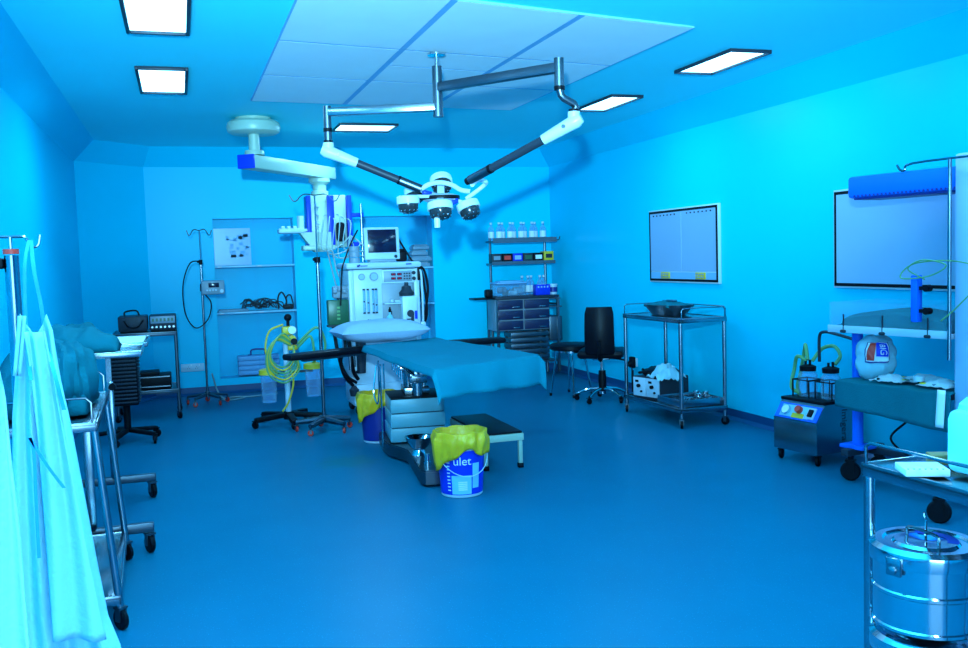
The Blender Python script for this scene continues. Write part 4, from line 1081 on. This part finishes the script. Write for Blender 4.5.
g = pc+nrm_*.011+V((.015, 0, 0))+e*.012; t.part('red_knob', MB().cyl(g, g+nrm_*.03, .028, .024, n=20), 'red', label='round red knob')
g = pc+nrm_*.010+V((.015, 0, 0))-e*.03; t.part('yellow_sticker', MB().box(g, (.11, .035, .003), R=Rp), 'yplas', label='yellow warning sticker')
g = pc+nrm_*.011+V((.125, 0, 0)); t.part('rocker_switch', MB().box(g, (.07, .085, .008), .002, R=Rp), 'plastic'); t.part('rocker', MB().box(g+nrm_*.008, (.04, .055, .012), .003, R=Rp), 'black')
t.part('edge_trim', MB().bar((-W_/2, -D_/2-.001, .30), (W_/2, -D_/2-.001, .30), .006, .006), 'chrome')
t.part('top_slab', MB().box((0, .04, .43), (W_+.01, D_-.06, .022), .006), 'black')
tx = text_mb('Imigera', .075, frame3((0, 0, -1), (0, 1, 0)), (W_/2+.001, .06, .27), .0005); t.part('lettering', tx, 'dgrey')
for x in (-1, 1):
    for y in (-1, 1): caster(t, (x*.17, y*.16), .085, .032, 'black', 'black', .4)
for k, (x, y) in enumerate(((-.09, .02), (.10, .04))):
    j = Thing('suction_jar', ['left', 'right'][k]+' clear suction jar with black lid standing on the suction machine', 'suction jar', t.loc+t.R@V((x, y, .441)), SR, group='suction jars')
    jr = j.part('jar', MB().lathe([(0, .002), (.062, .002), (.066, .02), (.066, .15), (.05, .17), (.05, .185)], n=26), 'glass')
    j.part('lid', MB().lathe([(.056, .182), (.058, .215), (.03, .225), (0, .225)], n=24), 'black'); j.part('lid_nozzle', MB().cyl((.02, 0, .22), (.02, 0, .26), .009).cyl((-.02, 0, .22), (-.02, 0, .25), .009), 'black')
    b = MB(); b.tube([(-.075, -.07, .0), (-.075, -.07, .12), (.075, -.07, .12), (.075, -.07, 0)], .006, 6); b.tube([(-.075, .07, .0), (-.075, .07, .12), (.075, .07, .12), (.075, .07, 0)], .006, 6); b.tube([(-.075, -.07, .12), (-.075, .07, .12)], .006, 6); b.tube([(.075, -.07, .12), (.075, .07, .12)], .006, 6)
    j.part('wire_cage', b, 'black')
hb_ = MB(); L = lambda x, y, z: t.loc+t.R@V((x, y, z))
hb_.tube([L(-.09, .02, .70), L(-.14, .05, .80), L(-.2, .1, .76), L(-.235, .1, .6), L(-.22, .05, .5), L(-.15, .0, .45)], .013, 8, smooth=8)
hb_.tube([L(-.07, .04, .69), L(-.03, .1, .78), L(.06, .12, .80), L(.13, .1, .74), L(.12, .06, .68)], .013, 8, smooth=8)
hb_.tube([L(-.11, .03, .69), L(-.17, .0, .72), L(-.22, .02, .62), L(-.20, -.03, .5), L(-.12, -.03, .46)], .013, 8, smooth=8)
single('suction_hose', hb_, 'green', 'green hoses looping over the jars of the suction machine', 'hose', L(-.15, 0, .441))
hb_ = MB(); hb_.tube([L(-.02, .06, .69), L(-.02, .06, .86), L(.03, .05, .905), L(.2, 0, .90), L(.45, -.05, .87), L(.62, .0, .84)], .011, 8, smooth=7)
single('black_hose', hb_, 'dgrey', 'dark hose arching from the suction jars to the blue warmer post', 'hose', L(-.02, .06, .67))

# ------------------------------------------------------------------ infant warmer
WR = math.radians(12); WO = V((4.07, 4.2, 0)); wf = Matrix.Rotation(WR, 3, 'Z')
wl = lambda x, y, z=0: WO+wf@V((x, y, z))
t = Thing('infant_warmer', 'tall infant warmer with blue overhead hood and glass-sided cot by the right wall', 'infant warmer', WO, WR)
b = MB(); b.box((.20, -.13, 1.06), (.38, .20, 1.86), .015); t.part('column', b, 'board')
b = MB(); b.box((.24, .24, 1.865), (.29, 1.02, .135), .02)
hd = t.part('overhead_hood', b, 'azure', label='royal blue overhead hood')
b = MB(); b.box((.24, .24, 1.793), (.24, .96, .012), .003); t.part('hood_grille', b, 'navy', hd)
b = MB(); [b.box((.097, -.2+.028*k, 1.81), (.006, .012, .012)) for k in range(33)]; t.part('vent_holes', b, 'navy', hd)
b = MB(); b.cyl((.19, .75, .21), (.19, .75, .97), .034, n=18); b.box((.19, .75, .215), (.14, .18, .025), .006); t.part('blue_post', b, 'azure', label='royal blue post')
b = MB(); b.bar((.30, .75, .185), (.30, -.14, .185), .06, .045, bev=.008); b.bar((.06, .75, .185), (.42, .75, .185), .06, .045, bev=.008); b.bar((-.31, -.15, .185), (.42, -.15, .185), .06, .045, bev=.008); t.part('base_frame', b, 'dgrey')
for x, y in ((.12, .75), (.40, .75), (-.29, -.15), (.40, -.15)): caster(t, (x, y), .18, .062, 'black', 'black', .5, .04)
b = MB(); b.box((.225, .40, .975), (.46, .84, .025), .006); b.box((-.0, .40, .985), (.012, .84, .045), .003); tr = t.part('cot_tray', b, 'plastic')
b = MB()
for x in (0, .45): b.box((x, .40, 1.075), (.006, .82, .155))
for y in (.0, .80): b.box((.225, y, 1.075), (.44, .006, .155))
t.part('glass_side', b, 'pane', tr)
for y in (.12, .42, .70): t.part('side_clip', MB().box((-.004, y, 1.03), (.008, .006, .10)).box((-.006, y, .972), (.025, .04, .02), .008), 'dgrey', tr)
b = MB()
def mt(u, v):
    e = (1-abs(2*u-1)**6)*(1-abs(2*v-1)**8)
    return V((.03+u*.39, .03+v*.74, 1.0+.075*max(e, 0)**.4+.04*math.exp(-((v-.5)/.3)**2)*max(e, 0)**.5))
b.grid(mt, 20, 30); b.box((.225, .40, .998), (.40, .76, .02), .006); t.part('cot_mattress', b, 'teal')
b = MB(); b.box((.225, .34, .635), (.44, .74, .03), .006); t.part('lower_shelf', b, 'dsteel')
# chrome drip pole on the warmer
b = MB(); b.cyl((-.03, -.03, .85), (-.03, -.03, 1.96), .011, n=12); b.tube([(-.03, .30, 1.96), (-.03, .28, 1.93), (-.03, .25, 1.925), (-.03, .2, 1.96), (-.03, -.25, 1.965)], .007, 8, smooth=4); t.part('drip_pole', b, 'pipe')
for y, z in ((-.17, 1.34), (-.16, 1.06)): t.part('blue_catch', MB().box((-.0, y, z), (.03, .05, .09), .006), 'azure', label='royal blue catch')
b = MB(); b.box((-.035, .17, 1.19), (.05, .045, .27), .008); bk_ = t.part('blue_bracket', b, 'azure', label='royal blue bracket')
for z in (1.25, 1.12): t.part('clamp_knob', MB().bar((-.035, .17, z), (-.035, .09, z), .02, .02).cyl((-.055, .10, z), (-.015, .10, z), .02, n=12), 'black', bk_)
b = MB(); b.tube([wl(-.06, .1, 1.30), wl(-.07, .2, 1.36), wl(-.08, .1, 1.41), wl(-.09, -.05, 1.38), wl(-.1, .05, 1.32), wl(-.08, .24, 1.31), wl(-.07, .16, 1.39), wl(-.07, -.1, 1.40), wl(-.06, -.25, 1.33), wl(-.05, -.1, 1.16), wl(-.06, .0, 1.07)], .004, 7, smooth=8)
single('oxygen_tube', b, 'green', 'thin green tube coiled on the warmer bracket', 'tube', wl(-.06, .0, 1.06))
# cloth on the lower shelf
def lc(u, v):
    y = -.04+.78*v
    if u < .3:
        k = u/.3; x = -.03-.012*math.sin(v*9); z = .50-.06*(1-v)+(.662-.50+.06*(1-v))*k
    else:
        x = -.02+.44*(u-.3)/.7; z = .662
    return wl(x, y, z+.006*noise.noise(V((u*4, v*7, 3))))
single('shelf_cloth', MB().grid(lc, 24, 40), 'teal', 'dark teal cloth covering the lower shelf of the infant warmer', 'cloth', solid=.006)
# pack of nappies
PK = wl(.17, .60, .676); t = Thing('nappy_pack', 'crumpled clear pack with red and blue print on the warmer shelf', 'pack', PK, math.radians(-42))
def packf(d):
    return 1+.10*noise.noise(d*2.3)+.05*noise.noise(d*6)
b = MB(); b.ball((0, 0, .125), (.115, .09, .135), 28, 20, lambda d: packf(d)*(1+.22*min(abs(d.x), abs(d.z)))); wrap = t.part('wrapper', b, 'gown')
def onpack(mb, off=.004):
    o = MB(); vs = []
    for v in mb.v:
        d = V((v.x/.115, -.8, (v.z)/.135)).normalized(); k = packf(d)*(1+.22*min(abs(d.x), abs(d.z)))
        vs.append(V((d.x*.115*k, d.y*(.09+off)*k-off, .125+d.z*.135*k)))
    return o.add(vs, mb.f)
def pp(x0, x1, z0, z1, sh=0): return MB().grid(lambda u, v: V((x0+(x1-x0)*u+sh*v, 0, z0+(z1-z0)*v)), 10, 10)
t.part('dark_border', onpack(pp(-.055, .085, -.02, .125), .004), 'navy', wrap); t.part('print_field', onpack(pp(-.048, .078, -.012, .118), .007), 'paper', wrap)
t.part('red_band', onpack(pp(-.044, -.005, -.006, .112, .012), .010), 'red', wrap, label='red printed band'); t.part('blue_band', onpack(pp(.005, .072, .015, .112), .010), 'blue', wrap, label='blue printed band')
tx = text_mb('BIG', .05, frame3((0, 0, -1), (1, 0, 0)), (.04, 0, .06), 0); t.part('lettering', onpack(tx, .014), 'paper', wrap)
# sealed instrument packs
rn = random.Random(8)
for k, (x, y, w, l, m, lab) in enumerate(((.08, .42, .16, .2, 'bag', 'flat clear sealed pack beside the crumpled nappy pack'), (.20, .28, .22, .26, 'bag', 'large clear sealed pack in the middle of the warmer shelf'), (.10, .10, .2, .2, 'bag', 'clear sealed pack at the near end of the warmer shelf'))):
    b = MB(); b.grid(lambda u, v: wl(x+(u-.5)*w, y+(v-.5)*l, .685+.035*(1-(2*u-1)**2)*(1-(2*v-1)**2)+.012*noise.noise(V((u*7, v*7, k)))), 16, 16)
    single('sealed_pack', b, m, lab, 'pack', group='sealed packs on the warmer shelf', solid=.002)
    for q in range(3):
        b = MB(); c = wl(x+rn.uniform(-.05, .05), y+rn.uniform(-.07, .07), .695); a = rn.uniform(0, 6); d = V((math.cos(a), math.sin(a), 0))*.06; b.bar(c-d, c+d, .016, .01); b.tube([c+d+V((.018*math.cos(i*PI/4), .018*math.sin(i*PI/4), 0)) for i in range(8)], .004, 5, closed=True)
        single('packed_instrument', b, ['black', 'steel', 'yplas'][q], ['black', 'steel', 'yellow'][q]+' handled instrument sealed in the '+lab.replace('flat clear sealed pack', 'flat pack').replace('large clear sealed pack', 'large pack').replace('clear sealed pack', 'pack'), 'instrument', group='instruments in sealed packs')
b = MB(); b.lathe([(0, 0), (.03, 0), (.032, .03), (0, .03)], wl(.06, .22, .70), 18); single('tape_roll', b, 'white', 'small white round tub among the sealed packs on the warmer shelf', 'tub')
def strip(u, v): return wl(-.045-.02*(1-u), -.02+.05*v, .47+.21*u)
single('hanging_strip', MB().grid(strip, 8, 3), 'paper', 'pale strip hanging over the front edge of the warmer shelf', 'strip', solid=.004)
b = MB(); b.tube([wl(.25, .4, .60), wl(.2, .38, .45), wl(.18, .5, .3), wl(.16, .3, .2), wl(.1, .1, .24), wl(.1, -.05, .4), wl(.12, -.02, .62)], .007, 7, smooth=8)
single('looped_cable', b, 'cable', 'black cable sagging below the lower shelf of the infant warmer', 'cable', wl(.16, .3, .2))

# ------------------------------------------------------------------ foreground instrument cart on the right
GR = math.radians(2); GO = V((2.18, 1.83, 0)); gf = Matrix.Rotation(GR, 3, 'Z'); gl = lambda x, y, z=0: GO+gf@V((x, y, z))
trolley('foreground_cart', 'steel cart with guard rail cut off by the bottom right corner', GO, GR, .60, .86, .87, .17, .016, .062, rails=('l', 'r'), cas=.04)
def drum(loc, lab, top):
    t = Thing('sterilising_drum', lab, 'sterilising drum', loc, 0, 'sterilising drums')
    r = .145; b = MB(); b.lathe([(0, 0), (r-.004, 0), (r, .004), (r, .012), (r-.004, .016), (r-.004, .1), (r, .104), (r, .112), (r-.004, .116), (r-.004, .195), (r, .2)], n=56); bd = t.part('body', b, 'chrome')
    b = MB(); b.lathe([(r+.004, .185), (r+.006, .205), (r+.004, .225), (r-.01, .236), (r-.03, .236), (r-.036, .230), (r-.055, .230), (r-.062, .237), (r-.085, .237), (.02, .232), (0, .232)], n=56); ld = t.part('lid', b, 'chrome')
    b = MB(); R = frame3((-.35, -.94, 0), (0, 0, 1)); a = math.atan2(-.74, -.67)-.56; c = V((math.cos(a)*(r+.008), math.sin(a)*(r+.008), .19)); R = Matrix.Rotation(a, 3, 'Z'); b.box(c, (.012, .045, .05), .004, R=R); b.lathe([(0, 0), (.012, 0), (.012, .008), (.006, .01), (0, .01)], c+V((math.cos(a), math.sin(a), 0))*.006+V((0, 0, -.008)), 14, frame3((-math.sin(a), math.cos(a), 0), (0, 0, 1))); t.part('latch', b, 'steel', bd)
    if top:
        b = MB(); b.tube([(-.012, -.06, .238), (-.012, -.05, .262), (-.012, .05, .262), (-.012, .06, .238)], .005, 8, smooth=4); t.part('lid_handle', b, 'steel', ld)
        b = MB(); b.tube([(.0, -.0, .235), (-.01, -.01, .26), (.0, 0, .29), (-.006, 0, .315)], .004, 6, smooth=4); t.part('lid_chain', b, 'steel', ld)
        b = MB(); b.grid(lambda u, v: V(((.055+.03*u)*math.cos(-1+2.2*v), (.055+.03*u)*math.sin(-1+2.2*v), .2375)), 3, 14); t.part('lid_sticker', b, 'blue', ld, label='blue sticker')
DC = AY(926, 537, 2.10)
drum((DC.x, DC.y, .432), 'upper polished steel drum with lid under the foreground cart top', True)
drum((DC.x, DC.y, .172), 'lower polished steel drum beneath another drum on the foreground cart', False)
c = FL(922, 466, .89); t = Thing('paper_pad', 'white square pad on top of the foreground cart', 'pad', (c.x, c.y, .871), math.radians(-25))
t.part('pad', MB().box((0, 0, .01), (.115, .10, .02), .003), 'paper')
b = MB(); [b.cyl((-.05+.015*k, -.045, .02), (-.05+.015*k, -.045, .0215), .003, n=6) for k in range(7)]; t.part('perforation', b, 'dgrey')
c = FL(945, 457, .89); single('wooden_block', MB().box((c.x, c.y, .886), (.09, .05, .03), .003, rz=-.4), 'wood', 'small brown wooden block behind the white pad on the foreground cart', 'block')
c = AY(966, 478, 2.0); t = Thing('plastic_canister', 'pale cyan plastic canister at the right edge on the foreground cart', 'canister', (c.x+.045, c.y, .871), .15)
t.part('bottle', MB().box((0, 0, .09), (.15, .11, .18), .03).lathe([(.055, .165), (.05, .19), (.024, .215), (.022, .24), (0, .24)], n=20), 'cyan')
t.part('cap', MB().lathe([(.028, .235), (.028, .27), (0, .272)], n=20), 'white'); t.part('level_mark', MB().box((-.02, -.056, .06), (.09, .003, .004)), 'lightblue')

# ------------------------------------------------------------------ left side: gowns on a pole, carts, linen
GP = AY(14, 300, 2.34)
t = Thing('gown_pole', 'thick steel pole with red collar and hooked crossbar at the left edge', 'drip pole', (GP.x, GP.y, 0), .0)
zr = AY(12, 250, 2.34).z; zt_ = AY(12, 237, 2.34).z
t.part('pole', MB().cyl((0, 0, .08), (0, 0, zr-.012), .0155, n=20), 'pipe'); t.part('collar', MB().cyl((0, 0, zr-.009), (0, 0, zr+.002), .0170, n=20), 'red', label='red collar')
t.part('clamp_knob', MB().box((-.035, 0, zr-.03), (.04, .03, .025), .006).cyl((-.055, 0, zr-.05), (-.055, 0, zr-.01), .016), 'black')
b = MB(); b.cyl((0, 0, zr), (0, 0, zt_), .0042, n=10)
for s in (-1, 1): b.tube([(0, 0, zt_), (s*.028, 0, zt_), (s*.036, 0, zt_-.010), (s*.046, 0, zt_-.023), (s*.057, 0, zt_-.018), (s*.062, 0, zt_+.004)], .0032, 8, smooth=5)
t.part('crossbar', b, 'steel')
b = MB(); b.cyl((0, 0, .06), (0, 0, .13), .03)
for k in range(5): a = 2*PI*k/5+.5; b.bar((0, 0, .085), (.24*math.cos(a), .24*math.sin(a), .075), .035, .025, bev=.006)
t.part('base_star', b, 'dsteel')
for k in range(5): a = 2*PI*k/5+.5; caster(t, (.24*math.cos(a), .24*math.sin(a)), .075, .028, 'black', 'black', a)
# gown: two straps from the hook, then a folded hanging body
HK = AY(29, 240, 2.32)
px_ = lambda x, y: AY(x, y, 2.27)
t = Thing('hanging_gown', 'pale surgical gown hanging by blue tapes from the hook of the left pole', 'gown', (HK.x, HK.y, .38), world=True)
sec = [ # pixel y, left x, right x
 (314, 20, 47), (330, 18, 53), (350, 14, 56), (380, 13, 61), (420, 10, 70), (470, 10, 79), (520, 11, 88), (570, 13, 97), (620, 15, 107), (650, 17, 119), (720, 20, 134)]
def gown(u, v):
    k = v*(len(sec)-1); i = min(int(k), len(sec)-2); f = k-i
    y = sec[i][0]*(1-f)+sec[i+1][0]*f; a = sec[i][1]*(1-f)+sec[i+1][1]*f; c = sec[i][2]*(1-f)+sec[i+1][2]*f
    p = AY(a+(c-a)*u, y, 2.25)
    fold = (.022*math.sin(u*11+v*2.0)+.014*math.sin(u*23+1.3+v*3)+.01*math.sin(u*5))*(.25+.75*min(v*2.2, 1))
    if v < .16: p.z -= .045*(1-abs(2*u-1)**1.5)*(1-v/.16)
    return p+V((0, fold+.03*v, 0))
t.part('body', MB().grid(gown, 70, 60), 'gown', solid=.003)
def fl2(u, v):     # front flap crossing the body
    y = 332+(640-332)*v; a = 24+30*v**.8-.0; c = 44+62*v
    p = AY(a+(c-a)*u, y, 2.19); return p+V((0, .012*math.sin(u*9+v*4)-.0, 0))
t.part('front_flap', MB().grid(fl2, 30, 40), 'gown', solid=.003)
def tape(pts, w=.004, n=8):
    q = catmull(pts, n); b = MB(); vs = []; fs = []
    for i, p in enumerate(q): vs += [p+V((-w, 0, 0)), p+V((w, 0, 0)), p+V((w, .0015, 0)), p+V((-w, .0015, 0))]
    for i in range(len(q)-1):
        for k in range(4): a = i*4; fs.append((a+k, a+(k+1) % 4, a+4+(k+1) % 4, a+4+k))
    return b.add(vs, fs)
t.part('neck_tape', tape([HK, px_(25, 262), px_(25, 300), px_(27, 335), AY(31, 380, 2.16)], .0035), 'tape', label='blue neck tape')
t.part('neck_tape', tape([HK+V((.004, 0, 0)), px_(34, 270), px_(41, 305), px_(46, 340), AY(54, 372, 2.16), AY(64, 410, 2.15)], .004), 'tape', label='blue neck tape')
t.part('waist_tie', tape([AY(30, 438, 2.15), AY(34, 455, 2.15), AY(36, 500, 2.15), AY(39, 558, 2.15)], .0035), 'tape', label='blue waist tie')
t.part('waist_tie', tape([AY(30, 438, 2.15), AY(46, 464, 2.15), AY(64, 488, 2.15)], .0035), 'tape', label='blue waist tie')
t.part('shoulder', MB().grid(lambda u, v: AY(19+6*u+(-5*v), 316+60*v, 2.22)+V((0, .01*math.sin(u*PI), 0)), 6, 10), 'gown', solid=.006)
# nearer white gown at the left border
G2 = AY(10, 520, 1.35)
sec2 = [(372, -14, -2), (400, -20, 3), (460, -26, 9), (530, -32, 18), (600, -38, 24), (680, -45, 32), (800, -52, 40)]
def gown2(u, v):
    k = v*(len(sec2)-1); i = min(int(k), len(sec2)-2); f = k-i
    y = sec2[i][0]*(1-f)+sec2[i+1][0]*f; a = sec2[i][1]*(1-f)+sec2[i+1][1]*f; c = sec2[i][2]*(1-f)+sec2[i+1][2]*f
    return AY(a+(c-a)*u, y, 1.35)+V((0, .012*math.sin(u*8+v*2), 0))
hz = AY(-8, 372, 1.35)
t = Thing('white_apron', 'bright white cloth hanging at the very left edge in front of the gown', 'apron', (hz.x, hz.y, AY(0, 800, 1.35).z), world=True)
t.part('body', MB().grid(gown2, 24, 30), 'gown', solid=.004)
t = Thing('apron_stand', 'slim stand outside the left edge that holds the bright white cloth', 'stand', (hz.x-.03, hz.y+.035, 0))
t.part('pole', MB().cyl((0, 0, .03), (0, 0, hz.z+.03), .009).tube([(0, 0, hz.z+.02), (.0, -.03, hz.z+.03), (.03, -.035, hz.z+.01)], .005, 8, smooth=4), 'steel')
t.part('foot', MB().lathe([(0, 0), (.15, 0), (.15, .012), (.03, .035), (0, .035)], n=28), 'dsteel')

# left cart in front
LCX = (-.665, 4.60)
lt = trolley('linen_cart', 'steel cart on the left beside the hanging gown with a bare lower shelf', (LCX[0], LCX[1], 0), math.radians(1.5), .60, 1.02, .882, .15, .016, .10, rails=('f', 'b'), cas=.045, splay=.06)
def heap(c, rx, ry, h, seed, n=26, pw=2.2):
    b = MB()
    def fn(u, v):
        x, y = 2*u-1, 2*v-1; r = max(0, 1-abs(x)**pw)*max(0, 1-abs(y)**pw)
        k = r**.45
        return V(c)+V((x*rx*(1+.10*noise.noise(V((u*3, v*3, seed)))), y*ry*(1+.10*noise.noise(V((u*3, v*3, seed+9)))), .004+h*k*(.8+.35*noise.noise(V((u*2.2, v*2.2, seed+4))))+.012*math.sin(u*19+3*noise.noise(V((u*3, v*3, seed))))*k))
    b.grid(fn, n*2, n*2); bb = [V(c)+V(((2*i/n-1)*rx, -ry, .002)) for i in range(2)]
    return b
b = heap((-.61, 4.62, .884), .20, .34, .37, 2.0); 
LB = Thing('linen_bundle', 'large slumped bundle of dark teal linen with drooping folds on the front left cart', 'linen', (-.60, 4.60, .884), world=True)
LB.part('base_cloth', b, 'teal', solid=.006)
def lobe(u, v):
    a = u*2*PI; th = v*PI
    d = V((math.sin(th)*math.cos(a), math.sin(th)*math.sin(a), math.cos(th)))
    k = 1+.16*noise.noise(d*1.7+V((3, 1, 2)))+.05*math.sin(d.x*16+d.y*9)
    return V((-.50, 4.52, 1.03))+V((d.x*.12, d.y*.30, d.z*.165))*k
LB.part('drooping_fold', MB().grid(lobe, 40, 30, closed_u=True), 'teal')

# two mayo stands
def mayo(loc, lab, ztop, wx, ly, colx):
    t = Thing('instrument_stand', lab, 'instrument stand', loc, 0)
    b = MB()
    b.bar((-.42, .0, .135), (.30, .0, .135), .045, .05, bev=.006); b.bar((-.40, -.24, .135), (-.40, .24, .135), .045, .05, bev=.006); t.part('base_frame', b, 'dsteel')
    for x, y in ((.275, 0), (-.40, -.22), (-.40, .22)): caster(t, (x, y), .12, .048, 'black', 'dsteel', .4, .03)
    b = MB(); b.bar((colx, 0, .14), (colx, 0, ztop-.25), .045, .045, bev=.008, up=(0, 1, 0)); b.bar((colx, 0, ztop-.3), (colx, 0, ztop-.03), .03, .03, up=(0, 1, 0)); b.bar((colx, 0, ztop-.03), (.0, 0, ztop-.03), .03, .025); t.part('column', b, 'steel')
    t.part('height_knob', MB().cyl((colx+.02, -.02, ztop-.28), (colx+.02, -.06, ztop-.28), .022), 'black')
    b = MB(); b.box((0, 0, ztop-.01), (wx, ly, .008), .002)
    for s in (-1, 1): b.box((s*wx/2, 0, ztop), (.008, ly, .03), .003); b.box((0, s*ly/2, ztop), (wx, .008, .03), .003)
    t.part('tray', b, 'steel'); return t
mayo((-.50, 5.20, 0), 'steel instrument stand with linen on its tray, nearer of the two on the left', 1.075, .58, .44, .0)
mayo((-.52, 6.46, 0), 'farther steel instrument stand with a white sheet on its tray', 1.03, .60, .62, .05)
b = heap((-.56, 5.22, 1.086), .24, .20, .15, 6.0)
single('folded_linen', b, 'teal', 'low pile of teal linen on the nearer instrument stand tray', 'linen', solid=.006)
single('sheet', MB().box((-.40, 6.46, 1.041), (.32, .54, .01), .003), 'paper', 'white sheet lying in the farther instrument stand tray', 'sheet')
b = heap((-.66, 6.5, 1.042), .15, .24, .13, 11.0); single('linen_roll', b, 'teal', 'teal linen heap beside the white sheet on the farther instrument stand', 'linen', solid=.006)

# equipment table in the back left corner
bt_ = trolley('equipment_trolley', 'dark-legged trolley carrying two meters in the back left corner', (-.36, 10.02, 0), 0, .60, .56, .87, .30, .016, .06, rails=(), cas=.035, m='dsteel')
def meter(x, w, lab, front):
    t = Thing('meter_box', lab, 'meter', (x, 9.98, .871), group='meters on the corner trolley')
    hs = t.part('housing', MB().box((0, 0, .085), (w, .34, .15), .012), front[0]); t.part('foot_bar', MB().box((0, 0, .006), (w*.9, .3, .012)), 'black')
    if front[1]:
        t.part('front_panel', MB().box((0, -.172, .115), (w*.9, .006, .07), .002), 'grey', hs)
        b = MB(); [b.box((-.09+.036*k, -.176, .115), (.02, .004, .03)) for k in range(6)]; t.part('display', b, 'dgreen', hs)
        b = MB(); [b.cyl((-.10+.04*k, -.17, .045), (-.10+.04*k, -.19, .045), .011, n=10) for k in range(6)]; t.part('knob', b, 'steel', hs)
    else:
        b = MB(); b.tube([(-.08, -.02, .16), (-.07, -.02, .20), (.03, -.02, .21), (.06, -.02, .16)], .009, 7, smooth=4); t.part('handle', b, 'black', hs)
        b = MB(); b.tube([(-.08, -.175, .12), (-.04, -.18, .06), (.04, -.18, .05), (.1, -.18, .12)], .008, 7, smooth=5); t.part('lead', b, 'black', hs)
meter(-.19, .255, 'grey meter with display and knobs on the corner trolley', ('dgrey', True))
meter(-.47, .27, 'plain dark meter with a handle left of the one with knobs', ('dgrey', False))
t = Thing('recorder_unit', 'flat black recorder with two bright edge strips on the lower shelf of the corner trolley', 'recorder', (-.34, 9.95, .301))
t.part('case', MB().box((0, 0, .07), (.40, .36, .13), .012), 'black'); t.part('trim_strip', MB().box((.02, -.183, .125), (.34, .006, .010)).box((.02, -.183, .03), (.34, .006, .010)), 'steel'); t.part('lid', MB().box((-.04, .02, .15), (.26, .24, .04), .01), 'black')
t = Thing('diathermy_unit', 'black ribbed cabinet unit on a five-star castor base beside the corner trolley', 'diathermy unit', (-.50, 8.62, 0))
b = MB(); b.box((0, 0, .58), (.22, .34, .48), .012); cb_ = t.part('cabinet', b, 'black')
b = MB(); [b.box((.0, -.175, .37+.032*k), (.20, .012, .014), .003) for k in range(14)]; [b.box((.115, 0, .37+.032*k), (.012, .30, .014), .003) for k in range(14)]; t.part('cooling_ribs', b, 'dgrey', cb_)
b = MB(); b.cyl((0, 0, .1), (0, 0, .35), .03)
for k in range(5): a = 2*PI*k/5-.65; b.bar((0, 0, .11), (.28*math.cos(a), .28*math.sin(a), .085), .05, .035, bev=.01)
t.part('base_star', b, 'black')
for k in range(5): a = 2*PI*k/5-.65; caster(t, (.28*math.cos(a), .28*math.sin(a)), .09, .038, 'black', 'black', a+.6)
b = MB(); b.tube([(.28, 10.9, .30), (.33, 10.95, .1), (.40, 10.9, .012), (.55, 10.95, .012), (.62, 10.85, .012), (.5, 10.75, .012), (.38, 10.8, .012), (.5, 10.9, .02), (.7, 10.9, .012), (1.0, 11.0, .012)], .009, 7, smooth=7)
single('floor_cable', b, 'pcable', 'pale coiled cable lying on the floor below the recessed cabinet', 'cable', (.5, 10.9, 0))

# ------------------------------------------------------------------ light: the photographer's flash , an added doorway fill and a faint background
fl_ = bpy.data.lights.new('camera_flash', 'SPOT'); fl_.shadow_soft_size = .06; fl_.spot_size = math.radians(64); fl_.spot_blend = 1.0; fl_.energy = 4500; fl_.color = (.26, .72, 1.0)
fo = bpy.data.objects.new('camera_flash', fl_); COL.objects.link(fo); fo.location = (-.14, -.05, 1.95)
fo.rotation_euler = (V((1.1, 3.5, 2.85))-fo.location).to_track_quat('-Z', 'Y').to_euler()
dl = bpy.data.lights.new('doorway_fill', 'AREA'); dl.shape = 'RECTANGLE'; dl.size = DX1-DX0; dl.size_y = DZ; dl.energy = 140; dl.color = (.26, .70, 1.0)  # added fill behind the camera, brightens the ceiling and far end
do = bpy.data.objects.new('doorway_fill', dl); COL.objects.link(do); do.location = ((DX0+DX1)/2, YF-.1, DZ/2); do.rotation_euler = (PI/2, 0, 0)
w = bpy.data.worlds.new('room_world'); scene.world = w; w.use_nodes = True
w.node_tree.nodes['Background'].inputs[0].default_value = (.0, .02, .05, 1); w.node_tree.nodes['Background'].inputs[1].default_value = .2
vs = scene.view_settings; vs.view_transform = 'Standard'; vs.look = 'None'; vs.gamma = 1; vs.use_curve_mapping = False; vs.exposure = 0.02
scene.cycles.use_denoising = True
scene.cycles.max_bounces = 8; scene.cycles.transparent_max_bounces = 16
scene.cycles.caustics_reflective = False; scene.cycles.caustics_refractive = False
